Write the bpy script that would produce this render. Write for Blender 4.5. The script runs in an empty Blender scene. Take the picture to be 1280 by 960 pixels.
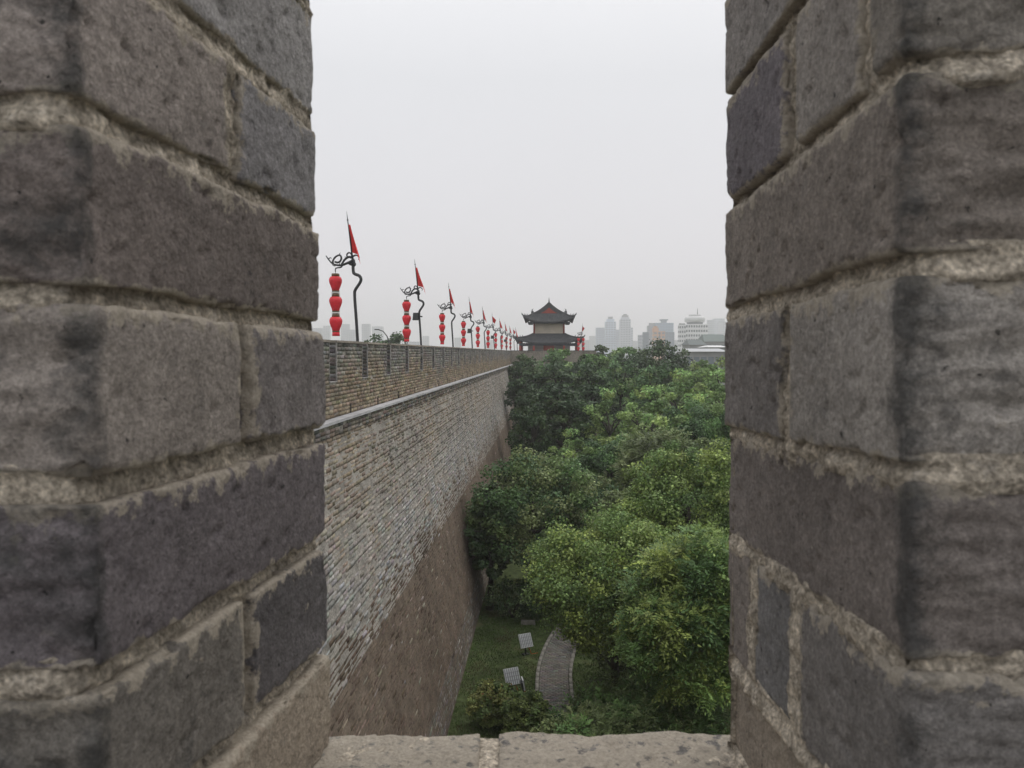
import bpy, math, random
import numpy as np
from mathutils import Vector
random.seed(7); RNG = np.random.default_rng(11)
C = bpy.context.scene.collection
SC = bpy.context.scene
R_ = math.radians

# ------------------------------------------------------------------ camera, sky, sun
YAW, PITCH, Z0 = R_(2.69), R_(2.234), 12.0            # eye 12 m above the park ground
cam_d = bpy.data.cameras.new('camera'); cam = bpy.data.objects.new('camera', cam_d); C.objects.link(cam)
cam.location = (0, 0, Z0); cam.rotation_euler = (R_(90) - PITCH, 0, YAW)
cam_d.sensor_width = 36; cam_d.lens = 28.125; cam_d.clip_start = 0.05; cam_d.clip_end = 9000
cam_d.dof.use_dof = True; cam_d.dof.focus_distance = 45; cam_d.dof.aperture_fstop = 17
SC.camera = cam
w = bpy.data.worlds.new('World'); SC.world = w; w.use_nodes = True
nt = w.node_tree; nt.nodes.clear()
out = nt.nodes.new('ShaderNodeOutputWorld'); bg = nt.nodes.new('ShaderNodeBackground')
sky = nt.nodes.new('ShaderNodeTexSky'); sky.sky_type = 'NISHITA'; sky.sun_disc = False
SUN_EL, SUN_AZ = R_(58), R_(40)
sky.sun_elevation = SUN_EL; sky.sun_rotation = SUN_AZ; sky.dust_density = 6; sky.air_density = 1.0
geo = nt.nodes.new('ShaderNodeTexCoord'); sep = nt.nodes.new('ShaderNodeSeparateXYZ')
nt.links.new(geo.outputs['Generated'], sep.inputs[0])
ramp = nt.nodes.new('ShaderNodeValToRGB')              # overcast deck: paler upwards, as an overcast sky is
e = ramp.color_ramp.elements
e[0].position = 0.0; e[0].color = (8.2, 7.92, 8.3, 1)
e[1].position = 1.0; e[1].color = (15.5, 15.5, 15.7, 1)
m_ = e.new(0.32); m_.color = (8.25, 8.3, 8.55, 1)
m_ = e.new(0.60); m_.color = (11.5, 11.5, 11.7, 1)
nt.links.new(sep.outputs['Z'], ramp.inputs['Fac'])
cl = nt.nodes.new('ShaderNodeTexNoise'); cl.inputs['Scale'].default_value = 2.2; cl.inputs['Detail'].default_value = 3
nt.links.new(geo.outputs['Generated'], cl.inputs['Vector'])
cm = nt.nodes.new('ShaderNodeMapRange'); cm.inputs['To Min'].default_value = .96; cm.inputs['To Max'].default_value = 1.04
nt.links.new(cl.outputs['Fac'], cm.inputs['Value'])
vm = nt.nodes.new('ShaderNodeVectorMath'); vm.operation = 'SCALE'
nt.links.new(ramp.outputs['Color'], vm.inputs[0]); nt.links.new(cm.outputs[0], vm.inputs['Scale'])
mx = nt.nodes.new('ShaderNodeMixRGB'); mx.inputs['Fac'].default_value = .92
nt.links.new(sky.outputs['Color'], mx.inputs['Color1']); nt.links.new(vm.outputs[0], mx.inputs['Color2'])
nt.links.new(mx.outputs[0], bg.inputs['Color']); bg.inputs['Strength'].default_value = 0.1
nt.links.new(bg.outputs[0], out.inputs['Surface'])
sd = bpy.data.lights.new('sun', 'SUN'); sd.energy = 0.7; sd.angle = R_(25); sd.color = (1, .95, .88)
sun = bpy.data.objects.new('sun', sd); C.objects.link(sun)
sun.rotation_euler = (R_(90) - SUN_EL, 0, -SUN_AZ + math.pi)
SC.view_settings.view_transform = 'Standard'; SC.view_settings.look = 'None'
SC.view_settings.exposure = 0; SC.view_settings.gamma = 1
SC.render.engine = 'CYCLES'
SC.cycles.max_bounces = 5; SC.cycles.diffuse_bounces = 3; SC.cycles.transmission_bounces = 3
SC.cycles.volume_bounces = 2; SC.cycles.use_denoising = True; SC.cycles.use_adaptive_sampling = True

# ------------------------------------------------------------------ helpers
F = np.array([-math.sin(YAW), math.cos(YAW), 0]); Rr = np.array([math.cos(YAW), math.sin(YAW), 0])
def at(px, py, d):
    """point of the place seen at that direction, d metres ahead"""
    u, v = (px - 640) / 1000, (480 - py) / 1000
    s = d / (math.cos(PITCH) + v * math.sin(PITCH))
    p = F * d + Rr * u * s; return np.array([p[0], p[1], Z0 + s * (v * math.cos(PITCH) - math.sin(PITCH))])
def L3(x, d, z):                                       # battlement frame (x across, d ahead, z over the eye)
    return np.asarray(x)[..., None] * Rr + np.asarray(d)[..., None] * F + np.asarray(z)[..., None] * np.array([0, 0, 1.]) + np.array([0, 0, Z0])
def lin(c): return tuple((v / 255 / 12.92 if v <= 10.3 else ((v / 255 + .055) / 1.055) ** 2.4) for v in c)

_P = np.random.default_rng(3).permutation(256).astype(np.int64); _P = np.concatenate([_P, _P, _P])
_G = np.random.default_rng(4).normal(size=(256, 3)); _G /= np.linalg.norm(_G, axis=1)[:, None]
def perlin(p):
    i = np.floor(p).astype(np.int64); f = p - i; i &= 255
    u = f * f * f * (f * (f * 6 - 15) + 10); r = 0
    for a in (0, 1):
        for b in (0, 1):
            for c in (0, 1):
                h = _P[_P[_P[i[:, 0] + a] + i[:, 1] + b] + i[:, 2] + c] & 255
                d = (_G[h] * (f - np.array([a, b, c]))).sum(1)
                r = r + d * (u[:, 0] if a else 1 - u[:, 0]) * (u[:, 1] if b else 1 - u[:, 1]) * (u[:, 2] if c else 1 - u[:, 2])
    return r
def fbm(p, f=1., o=3, seed=0.):
    t, a = 0, 1.
    for k in range(o):
        t = t + a * perlin(p * f + seed + 13.7 * k); f *= 2.1; a *= .5
    return t

def tag(o, label=None, cat=None, group=None, kind=None):
    if label: o['label'] = label
    if cat: o['category'] = cat
    if group: o['group'] = group
    if kind: o['kind'] = kind
    return o
def empty(name, loc=(0, 0, 0), rz=0):
    o = bpy.data.objects.new(name, None); C.objects.link(o); o.location = loc; o.rotation_euler = (0, 0, rz)
    o.empty_display_size = .2; return o
def link(name, me, mat, parent=None, loc=None):
    if mat is not None and not me.materials: me.materials.append(mat)
    o = bpy.data.objects.new(name, me); C.objects.link(o)
    if loc is not None: o.location = loc
    if parent is not None: o.parent = parent
    return o
def quad_mesh(name, V, Q, smooth=False, col=None):
    """V (n,3), Q (m,4) numpy arrays -> mesh"""
    V = np.asarray(V, np.float32); Q = np.asarray(Q, np.int32); me = bpy.data.meshes.new(name)
    me.vertices.add(len(V)); me.vertices.foreach_set('co', V.ravel())
    k = Q.shape[1]; me.loops.add(Q.size); me.loops.foreach_set('vertex_index', Q.ravel())
    me.polygons.add(len(Q)); me.polygons.foreach_set('loop_start', np.arange(len(Q), dtype=np.int32) * k)
    me.polygons.foreach_set('loop_total', np.full(len(Q), k, np.int32))
    me.update(calc_edges=True)
    if smooth: me.polygons.foreach_set('use_smooth', np.ones(len(Q), bool))
    if col is not None:
        a = me.attributes.new('tint', 'FLOAT_COLOR', 'POINT')
        a.data.foreach_set('color', np.hstack([col, np.ones((len(col), 1))]).astype(np.float32).ravel())
    me.validate(); return me
class MB:
    """collects simple solids of one part"""
    def __init__(s): s.v = []; s.f = []
    def add(s, vs, fs):
        n = len(s.v); s.v += [tuple(v) for v in vs]; s.f += [tuple(i + n for i in f) for f in fs]; return s
    def box(s, x0, x1, y0, y1, z0, z1, tx=0, ty=0):   # tx,ty: taper of the top
        v = [(x0, y0, z0), (x1, y0, z0), (x1, y1, z0), (x0, y1, z0), (x0 + tx, y0 + ty, z1), (x1 - tx, y0 + ty, z1), (x1 - tx, y1 - ty, z1), (x0 + tx, y1 - ty, z1)]
        return s.add(v, [(0, 3, 2, 1), (4, 5, 6, 7), (0, 1, 5, 4), (1, 2, 6, 5), (2, 3, 7, 6), (3, 0, 4, 7)])
    def tube(s, pts, rad, n=6, cap=True):
        pts = [Vector(p) for p in pts]; m = len(pts); rad = rad if hasattr(rad, '__len__') else [rad] * m
        t0 = (pts[1] - pts[0]).normalized(); up = Vector((0, 0, 1)) if abs(t0.z) < .9 else Vector((1, 0, 0))
        a = t0.cross(up).normalized(); vs = []
        for i, p in enumerate(pts):
            t = (pts[min(i + 1, m - 1)] - pts[max(i - 1, 0)]).normalized()
            a = (a - t * a.dot(t)).normalized(); b = t.cross(a)
            for k in range(n):
                q = 2 * math.pi * k / n; vs.append(p + (a * math.cos(q) + b * math.sin(q)) * rad[i])
        fs = [(i * n + k, i * n + (k + 1) % n, (i + 1) * n + (k + 1) % n, (i + 1) * n + k) for i in range(m - 1) for k in range(n)]
        if cap: fs += [tuple(range(n))[::-1], tuple((m - 1) * n + k for k in range(n))]
        return s.add(vs, fs)
    def lathe(s, prof, c=(0, 0, 0), n=16):
        m = len(prof); vs = [(c[0] + r * math.cos(2 * math.pi * k / n), c[1] + r * math.sin(2 * math.pi * k / n), c[2] + z) for r, z in prof for k in range(n)]
        fs = [(i * n + k, i * n + (k + 1) % n, (i + 1) * n + (k + 1) % n, (i + 1) * n + k) for i in range(m - 1) for k in range(n)]
        fs += [tuple(range(n))[::-1], tuple((m - 1) * n + k for k in range(n))]
        return s.add(vs, fs)
    def mesh(s, name, smooth=False):
        me = bpy.data.meshes.new(name); me.from_pydata(s.v, [], s.f); me.update()
        if smooth: me.polygons.foreach_set('use_smooth', np.ones(len(me.polygons), bool))
        return me
    def build(s, name, mat, parent=None, smooth=False, loc=None): return link(name, s.mesh(name, smooth), mat, parent, loc)
def smooth_line(pts, k=5):
    """Catmull-Rom"""
    P = [np.array(p, float) for p in pts]; P = [2 * P[0] - P[1]] + P + [2 * P[-1] - P[-2]]; o = []
    for i in range(1, len(P) - 2):
        for j in range(k):
            t = j / k; a, b, c, d = P[i - 1:i + 3]
            o.append(.5 * (2 * b + (c - a) * t + (2 * a - 5 * b + 4 * c - d) * t * t + (3 * b - a - 3 * c + d) * t ** 3))
    o.append(P[-2]); return o

# ------------------------------------------------------------------ materials
def mat(name, col=(.5, .5, .5), rough=.85, spec=.3, noise=None, bump=None, attr=None, objcol=False, metal=0):
    """noise: list of (scale, detail, dark, light, lo, hi) multiplying the colour; bump: list of (scale, dist)"""
    m = bpy.data.materials.new(name); m.use_nodes = True; t = m.node_tree; b = t.nodes['Principled BSDF']
    b.inputs['Roughness'].default_value = rough; b.inputs['Specular IOR Level'].default_value = spec; b.inputs['Metallic'].default_value = metal
    g = t.nodes.new('ShaderNodeNewGeometry'); pos = g.outputs['Position']
    if attr: s = t.nodes.new('ShaderNodeAttribute'); s.attribute_name = attr; src = s.outputs['Color']
    elif objcol: s = t.nodes.new('ShaderNodeObjectInfo'); src = s.outputs['Color']
    else: s = t.nodes.new('ShaderNodeRGB'); s.outputs[0].default_value = (*col, 1); src = s.outputs[0]
    for sc, det, lo, hi, a, z in (noise or []):
        n = t.nodes.new('ShaderNodeTexNoise'); n.inputs['Scale'].default_value = sc; n.inputs['Detail'].default_value = det
        t.links.new(pos, n.inputs['Vector'])
        r = t.nodes.new('ShaderNodeMapRange'); r.inputs['From Min'].default_value = a; r.inputs['From Max'].default_value = z
        r.inputs['To Min'].default_value = lo; r.inputs['To Max'].default_value = hi; t.links.new(n.outputs['Fac'], r.inputs['Value'])
        v = t.nodes.new('ShaderNodeVectorMath'); v.operation = 'SCALE'; t.links.new(src, v.inputs[0]); t.links.new(r.outputs[0], v.inputs['Scale']); src = v.outputs[0]
    t.links.new(src, b.inputs['Base Color'])
    last = None
    for sc, dist in (bump or []):
        n = t.nodes.new('ShaderNodeTexNoise'); n.inputs['Scale'].default_value = sc; n.inputs['Detail'].default_value = 5; n.inputs['Roughness'].default_value = .62
        t.links.new(pos, n.inputs['Vector'])
        bp = t.nodes.new('ShaderNodeBump'); bp.inputs['Strength'].default_value = 1; bp.inputs['Distance'].default_value = dist
        t.links.new(n.outputs['Fac'], bp.inputs['Height'])
        if last: t.links.new(last, bp.inputs['Normal'])
        last = bp.outputs[0]
    if last: t.links.new(last, b.inputs['Normal'])
    m['src'] = 0; return m
def mix_layer(m, col, scale, lo, hi, detail=6, amount=1., stretch=(1, 1, 1), rough=.6, vor=False):
    """a stain / deposit with a shape of its own, laid over the base colour"""
    t = m.node_tree; b = t.nodes['Principled BSDF']; src = b.inputs['Base Color'].links[0].from_socket
    g = t.nodes.new('ShaderNodeNewGeometry'); mp = t.nodes.new('ShaderNodeMapping'); mp.inputs['Scale'].default_value = stretch
    t.links.new(g.outputs['Position'], mp.inputs['Vector'])
    if vor:
        n = t.nodes.new('ShaderNodeTexVoronoi'); n.inputs['Scale'].default_value = scale; o = n.outputs['Distance']
    else:
        n = t.nodes.new('ShaderNodeTexNoise'); n.inputs['Scale'].default_value = scale; n.inputs['Detail'].default_value = detail; n.inputs['Roughness'].default_value = rough; o = n.outputs['Fac']
    t.links.new(mp.outputs[0], n.inputs['Vector'])
    r = t.nodes.new('ShaderNodeMapRange'); r.inputs['From Min'].default_value = lo; r.inputs['From Max'].default_value = hi
    r.inputs['To Min'].default_value = 0; r.inputs['To Max'].default_value = amount; t.links.new(o, r.inputs['Value'])
    x = t.nodes.new('ShaderNodeMixRGB'); x.inputs['Color2'].default_value = (*col, 1)
    t.links.new(r.outputs[0], x.inputs['Fac']); t.links.new(src, x.inputs['Color1']); t.links.new(x.outputs[0], b.inputs['Base Color'])
def leafmat(name, trans=.3):
    m = mat(name, attr='tint', rough=.55, spec=.35); t = m.node_tree; b = t.nodes['Principled BSDF']
    tr = t.nodes.new('ShaderNodeBsdfTranslucent'); x = t.nodes.new('ShaderNodeMixShader'); x.inputs[0].default_value = trans
    t.links.new(b.inputs['Base Color'].links[0].from_socket, tr.inputs['Color'])
    t.links.new(b.outputs[0], x.inputs[1]); t.links.new(tr.outputs[0], x.inputs[2])
    t.links.new(x.outputs[0], t.nodes['Material Output'].inputs['Surface']); return m

M_brick = mat('old_brick', objcol=True, rough=.92, spec=.2, noise=[(5, 3, .88, 1.12, .3, .7), (30, 6, .90, 1.10, .35, .65), (170, 4, .84, 1.16, .35, .65), (600, 2, .80, 1.2, .3, .7)], bump=[(1100, .0008), (330, .0022), (120, .0030), (40, .003)])
mix_layer(M_brick, (.20, .18, .155), 7, .62, .68, 10, .5, (1, 1, 1.7), .78)        # mortar wash
mix_layer(M_brick, (.36, .34, .31), 60, .71, .74, 8, .75, (1, 1, .7), .8)          # lime specks
mix_layer(M_brick, (.03, .03, .031), 16, .62, .68, 10, .75, (1, 1, 1.4), .8)       # black crust
mix_layer(M_brick, (.02, .02, .02), 95, .69, .72, 3, .85, (1, 1, 1), .6)           # open pores
def smear_layer(m, col, sc=26, k=.55, lo=.62, hi=.74, name='smear'):
    """mortar smeared over the brick's edges (attribute smear = nearness to the joint)"""
    t = m.node_tree; b = t.nodes['Principled BSDF']; src = b.inputs['Base Color'].links[0].from_socket
    a = t.nodes.new('ShaderNodeAttribute'); a.attribute_name = name; g = t.nodes.new('ShaderNodeNewGeometry')
    n = t.nodes.new('ShaderNodeTexNoise'); n.inputs['Scale'].default_value = sc; n.inputs['Detail'].default_value = 8; n.inputs['Roughness'].default_value = .7
    t.links.new(g.outputs['Position'], n.inputs['Vector'])
    ma = t.nodes.new('ShaderNodeMath'); ma.operation = 'MULTIPLY_ADD'; ma.inputs[1].default_value = k; t.links.new(a.outputs['Fac'], ma.inputs[0]); t.links.new(n.outputs['Fac'], ma.inputs[2])
    r = t.nodes.new('ShaderNodeMapRange'); r.inputs['From Min'].default_value = lo; r.inputs['From Max'].default_value = hi; r.inputs['To Max'].default_value = .85; t.links.new(ma.outputs[0], r.inputs['Value'])
    x = t.nodes.new('ShaderNodeMixRGB'); x.inputs['Color2'].default_value = (*col, 1); t.links.new(r.outputs[0], x.inputs['Fac']); t.links.new(src, x.inputs['Color1']); t.links.new(x.outputs[0], b.inputs['Base Color'])
smear_layer(M_brick, (.40, .355, .29), 48, .27, .66, .72)
smear_layer(M_brick, (.062, .062, .061), 24, .24, .58, .78, 'crust_front_shade')  # dark crust by the near corner, and front-face shade put into the colour
def grain(m, *lay):
    t = m.node_tree; b = t.nodes['Principled BSDF']; src = b.inputs['Base Color'].links[0].from_socket; g = t.nodes.new('ShaderNodeNewGeometry')
    for sc, lo, hi in lay:
        n = t.nodes.new('ShaderNodeTexNoise'); n.inputs['Scale'].default_value = sc; n.inputs['Detail'].default_value = 4; t.links.new(g.outputs['Position'], n.inputs['Vector'])
        q = t.nodes.new('ShaderNodeMapRange'); q.inputs['From Min'].default_value = .35; q.inputs['From Max'].default_value = .65; q.inputs['To Min'].default_value = lo; q.inputs['To Max'].default_value = hi; t.links.new(n.outputs['Fac'], q.inputs['Value'])
        v = t.nodes.new('ShaderNodeVectorMath'); v.operation = 'SCALE'; t.links.new(src, v.inputs[0]); t.links.new(q.outputs[0], v.inputs['Scale']); src = v.outputs[0]
    t.links.new(src, b.inputs['Base Color'])
grain(M_brick, (260, .86, 1.14), (75, .94, 1.06))
M_mortar = mat('lime_mortar', (.46, .405, .33), rough=.95, spec=.15, noise=[(14, 5, .7, 1.3, .3, .7), (90, 5, .68, 1.32, .3, .7), (300, 3, .72, 1.28, .3, .7)], bump=[(700, .0012), (260, .0035), (80, .006)])
mix_layer(M_mortar, (.42, .385, .34), 45, .58, .66, 7, .6)
mix_layer(M_mortar, (.05, .045, .04), 22, .64, .70, 7, .7)
grain(M_mortar, (260, .68, 1.32), (85, .78, 1.22))
M_wallbrick = mat('wall_brick', attr='tint', rough=1, spec=.03, noise=[(1.3, 4, .8, 1.2, .3, .7), (9, 3, .75, 1.25, .3, .7)], bump=[(25, .02)])
M_wallmortar = mat('wall_mortar', (.30, .28, .25), rough=.95, spec=.1, noise=[(2, 5, .6, 1.3, .3, .7), (20, 3, .7, 1.3, .3, .7)], bump=[(20, .02)])
M_ledge = mat('pale_stone', (.47, .47, .48), rough=.8, spec=.2, noise=[(1.5, 4, .8, 1.15, .3, .7), (20, 3, .85, 1.1, .3, .7)], bump=[(30, .01)])
M_farwall = mat('far_wall_brick', (.24, .215, .18), rough=.95, spec=.1, noise=[(.5, 5, .7, 1.25, .3, .7), (6, 4, .75, 1.25, .3, .7)], bump=[(8, .03)])
M_pave = mat('walkway_brick', (.2, .19, .18), noise=[(3, 4, .7, 1.2, .3, .7)], bump=[(30, .01)])
M_iron = mat('black_iron', (.035, .037, .04), rough=.5, spec=.4, noise=[(8, 3, .8, 1.3, .3, .7)])
M_red = mat('red_lantern_cloth', (.74, .035, .05), rough=.5, spec=.4, noise=[(6, 3, .85, 1.1, .3, .7)])
M_flag = mat('red_flag_cloth', (.68, .05, .05), rough=.8, spec=.15, noise=[(5, 3, .8, 1.15, .3, .7)])
M_gold = mat('lantern_trim', (.13, .085, .04), rough=.5, spec=.4)
M_white = mat('white_ring', (.7, .69, .66), rough=.6)
M_tile = mat('grey_roof_tile', (.070, .074, .078), rough=.75, spec=.3, noise=[(2, 4, .75, 1.25, .3, .7), (14, 2, .8, 1.2, .3, .7)], bump=[(12, .03)])
M_cream = mat('cream_plaster', (.52, .46, .37), rough=.9, noise=[(1.2, 4, .88, 1.08, .3, .7)])
M_redpaint = mat('red_paint', (.30, .055, .04), rough=.6, noise=[(2, 3, .8, 1.2, .3, .7)])
M_darkwood = mat('dark_timber', (.055, .06, .07), rough=.8, noise=[(3, 3, .7, 1.3, .3, .7)])
M_bark = mat('bark', (.055, .05, .04), rough=.95, noise=[(6, 4, .6, 1.4, .3, .7)], bump=[(18, .02)])
M_leaf = leafmat('leaf'); M_needle = leafmat('conifer_leaf', .12)
M_soil = mat('park_ground', (.065, .085, .035), rough=1, spec=.05, noise=[(.35, 5, .6, 1.4, .3, .7), (4, 5, .6, 1.4, .3, .7)], bump=[(12, .03)])
mix_layer(M_soil, (.10, .08, .05), .7, .58, .72, 6, .8)
M_grass = mat('grass_blade', attr='tint', rough=.8, spec=.2)
M_paver = mat('grey_paver', attr='tint', rough=.9, spec=.2, noise=[(10, 4, .8, 1.2, .3, .7)], bump=[(60, .004)])
M_joint = mat('paver_joint', (.07, .065, .055), rough=1)
M_kerb = mat('kerb_stone', (.22, .21, .185), rough=.9, noise=[(9, 4, .75, 1.2, .3, .7)], bump=[(40, .004)])
M_panel = mat('white_plastic_panel', (.62, .63, .64), rough=.5)
M_orange = mat('orange_cable', (.45, .12, .03), rough=.6)
M_speaker = mat('dark_speaker', (.05, .055, .055), rough=.6)
M_glass = mat('window_glass', (.10, .13, .16), rough=.25, spec=.6)

# ------------------------------------------------------------------ ground
def grid_sheet(name, x0, x1, y0, y1, z, nx, ny, m, amp=0):
    X, Y = np.meshgrid(np.linspace(x0, x1, nx), np.linspace(y0, y1, ny), indexing='ij')
    V = np.stack([X.ravel(), Y.ravel(), np.full(X.size, z)], 1)
    if amp: V[:, 2] += amp * fbm(np.stack([V[:, 0], V[:, 1], 0 * V[:, 0]], 1), .3, 3)
    i = np.arange(nx * ny).reshape(nx, ny); Q = np.stack([i[:-1, :-1], i[1:, :-1], i[1:, 1:], i[:-1, 1:]], -1).reshape(-1, 4)
    return link(name, quad_mesh(name, V, Q, True), m)
tag(grid_sheet('ground', -2500, 2500, -2500, 2500, 0, 41, 41, M_soil), kind='structure')

# ------------------------------------------------------------------ city wall (runs straight ahead on the left)
HW = Z0 - 1.65                                          # ledge height above the park
def wallx(z): return -5.25 + .207 * (HW - .38 - z)      # battered outer face
def boxes(cx, cy, cz, sx, sy, sz):
    """N axis-aligned blocks -> V, Q ; sizes are half sizes"""
    n = len(cx); s = np.array([[-1, -1, -1], [1, -1, -1], [1, 1, -1], [-1, 1, -1], [-1, -1, 1], [1, -1, 1], [1, 1, 1], [-1, 1, 1]], float)
    V = np.stack([cx, cy, cz], 1)[:, None] + s[None] * np.stack([sx, sy, sz], 1)[:, None]
    q = np.array([[4, 5, 6, 7], [0, 1, 5, 4], [1, 2, 6, 5], [2, 3, 7, 6], [0, 3, 2, 1]])
    Q = (np.arange(n) * 8)[:, None, None] + q[None]
    return V, Q.reshape(-1, 4)
B = []                                                  # cx cy cz hx hy hz r g b
def brick(x, y0, y1, z0, z1, proud, col, g=.008, hx=.10):
    B.append((x - hx + proud, (y0 + y1) / 2, (z0 + z1) / 2, hx, (y1 - y0) / 2 - g, (z1 - z0) / 2 - g, *col))
def vary(c, s=.16, h=.05):
    k = math.exp(random.gauss(0, s)); return tuple(max(.01, v * k * math.exp(random.gauss(0, h))) for v in c)
GREYB, TAN, ORA, PALE, BROWN, DARK = (.155, .15, .14), (.245, .205, .158), (.275, .225, .165), (.275, .27, .258), (.150, .116, .090), (.05, .048, .045)
Y1W = 112.
CH = .107; z = HW - .385; j = 0
pz = lambda y, z, f, s: float(fbm(np.array([[y * f, z * f * 1.6, s]]), 1, 3)[0])
ny_ = 420; nz_ = 130                                    # low-frequency weathering maps, sampled once
YY, ZZ = np.meshgrid(np.linspace(-4, 114, ny_), np.linspace(0, HW + 2.2, nz_), indexing='ij')
PP = np.stack([YY.ravel(), ZZ.ravel() * 1.4, 0 * YY.ravel()], 1)
MA = fbm(PP, .22, 4, 1.).reshape(ny_, nz_); MB_ = fbm(PP, .7, 4, 9.).reshape(ny_, nz_)
def samp(M, y, z): return M[min(ny_ - 1, max(0, int((y + 4) / 118 * (ny_ - 1)))), min(nz_ - 1, max(0, int(z / (HW + 2.2) * (nz_ - 1))))]
while z > .1:
    y = 6 + (j % 2) * .21 + random.uniform(-.05, .05); h = HW - z; low = h > 4.15
    while y < Y1W:
        ln = (random.uniform(.36, .44) if y < 60 else random.uniform(.8, .9)) if random.random() > .2 else .21
        a, b = samp(MA, y, z), samp(MB_, y, z)
        edge = 4.65 - .004 * (y - 15) + .45 * a + .55 * b + random.gauss(0, .3) + random.uniform(-.08, .08)
        if h < edge:
            c = tuple(GREYB[i] * (1 - t) + TAN[i] * t for i in range(3) for t in [min(1, max(0, .75 + a * 1.3))])
            wh = max(0, min(1, (h - 1.7) / 1.6)) * max(0, min(1, .72 + b * 1.8))
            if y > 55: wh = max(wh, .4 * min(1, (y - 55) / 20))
            c = tuple(c[i] * (1 - wh) + PALE[i] * wh for i in range(3)); c = tuple(v * 1.12 for v in c)
            c = vary(c, .17, .035); pr = random.gauss(0, .007) + .012 * b + (.012 if j % 3 == 0 else 0)
            if random.random() < .02: c = DARK; pr = -.07
        else:
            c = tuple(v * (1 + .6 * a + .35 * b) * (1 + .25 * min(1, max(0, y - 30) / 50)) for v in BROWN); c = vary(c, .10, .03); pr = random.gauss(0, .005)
            if random.random() < .06: c = vary((.26, .225, .19), .12)
            if h > 9.1: c = vary(tuple(v * (.9 + b) for v in (.21, .20, .18)), .2)
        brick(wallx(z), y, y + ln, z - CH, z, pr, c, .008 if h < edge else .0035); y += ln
    z -= CH; j += 1
# proud three-course band under the pale ledge
for k in range(3):
    z = HW - .07 - k * .105; y = 6 + (k % 2) * .2
    while y < Y1W:
        ln = random.uniform(.38, .44) if y < 60 else .85
        brick(-5.21, y, y + ln, z - .105, z, random.gauss(0, .008), vary((.20, .175, .145) if random.random() < .7 else (.14, .14, .13), .2)); y += ln
# parapet courses
PX, GAPP, GAPW, FIRST = -5.46, 3.5, .68, 19.62          # outer face, spacing and width of the crenels, first crenel seen
ZC, ZT = Z0 - .75, Z0 + .26
def in_gap(y): return ((y - FIRST) % GAPP) < GAPW
z = HW + .0; j = 0; nrow = int(round((ZT - HW) / .107)); ch = (ZT - HW) / nrow
for k in range(nrow):
    z = HW + k * ch; up = k / nrow; y = 6 + (k % 2) * .2
    segs = []
    if z + ch > ZC + .02:
        q = FIRST - 4 * GAPP
        while q < Y1W: segs.append((q + GAPW, min(q + GAPP, Y1W))); q += GAPP
    else: segs = [(6, Y1W)]
    for s0, s1 in segs:
        y = s0; first = True
        while y < s1 - .02:
            ln = random.uniform(.37, .43) if y < 60 else .8
            if first and k % 2: ln = .2
            first = False; ln = min(ln, s1 - y)
            a, b = samp(MA, y, z), samp(MB_, y, z); t = min(1, max(0, (up - .38) * 2.2 + a * 1.1 + .25 * b))
            c = tuple(ORA[i] * (1 - t) + GREYB[i] * 1.4 * t for i in range(3)); c = vary(c, .17, .04)
            brick(PX, y, y + ln, z, z + ch, random.gauss(0, .006), c, hx=.06); y += ln
wb = np.array(B)
wall = empty('city_wall', (-5.3, 14, 0))
tag(wall, 'long battered brick city wall with crenellated parapet and pale ledge receding on the left', 'wall')
rel = np.array([-5.3, 14, 0])
# the bricks that show largest are parts of their own; the rest is one part
def proj(P):
    d = P - np.array([0, 0, Z0]); f = d @ F; r = d @ Rr; u = d[:, 2]
    zc = f * math.cos(PITCH) - u * math.sin(PITCH); yc = f * math.sin(PITCH) + u * math.cos(PITCH)
    return 640 + 1000 * r / zc, 480 - 1000 * yc / zc, zc
fc = wb[:, :3] + np.array([.1, 0, 0]); px, py, dd = proj(fc)
area = wb[:, 4] * wb[:, 5] * np.abs(fc[:, 0]) / dd ** 3
vis = (px > 402) & (px < 640) & (py < 914) & (dd > 0); area[~vis] = 0
big = np.argsort(-area)[:290]; mask = np.zeros(len(wb), bool); mask[big] = True
V, Q = boxes(*wb[~mask, :6].T); n = len(V); V = V.copy()
V[:, :, 0] += RNG.normal(0, .004, V.shape[:2]); V[:, :, 2] += RNG.normal(0, .003, V.shape[:2]); V[:, :, 1] += RNG.normal(0, .004, V.shape[:2])
tag(link('brickwork', quad_mesh('brickwork', V.reshape(-1, 3) - rel, Q, False, np.repeat(wb[~mask, 6:9], 8, 0)), M_wallbrick, wall), kind='stuff')
for row in wb[mask]:
    V, Q = boxes(*row[:6][:, None]); V = V.reshape(-1, 3) + RNG.normal(0, .004, (8, 3)); c = row[:3]
    link('brick', quad_mesh('brick', V - c, Q, False, np.repeat(row[None, 6:9], 8, 0)), M_wallbrick, wall, c - rel)
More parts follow.
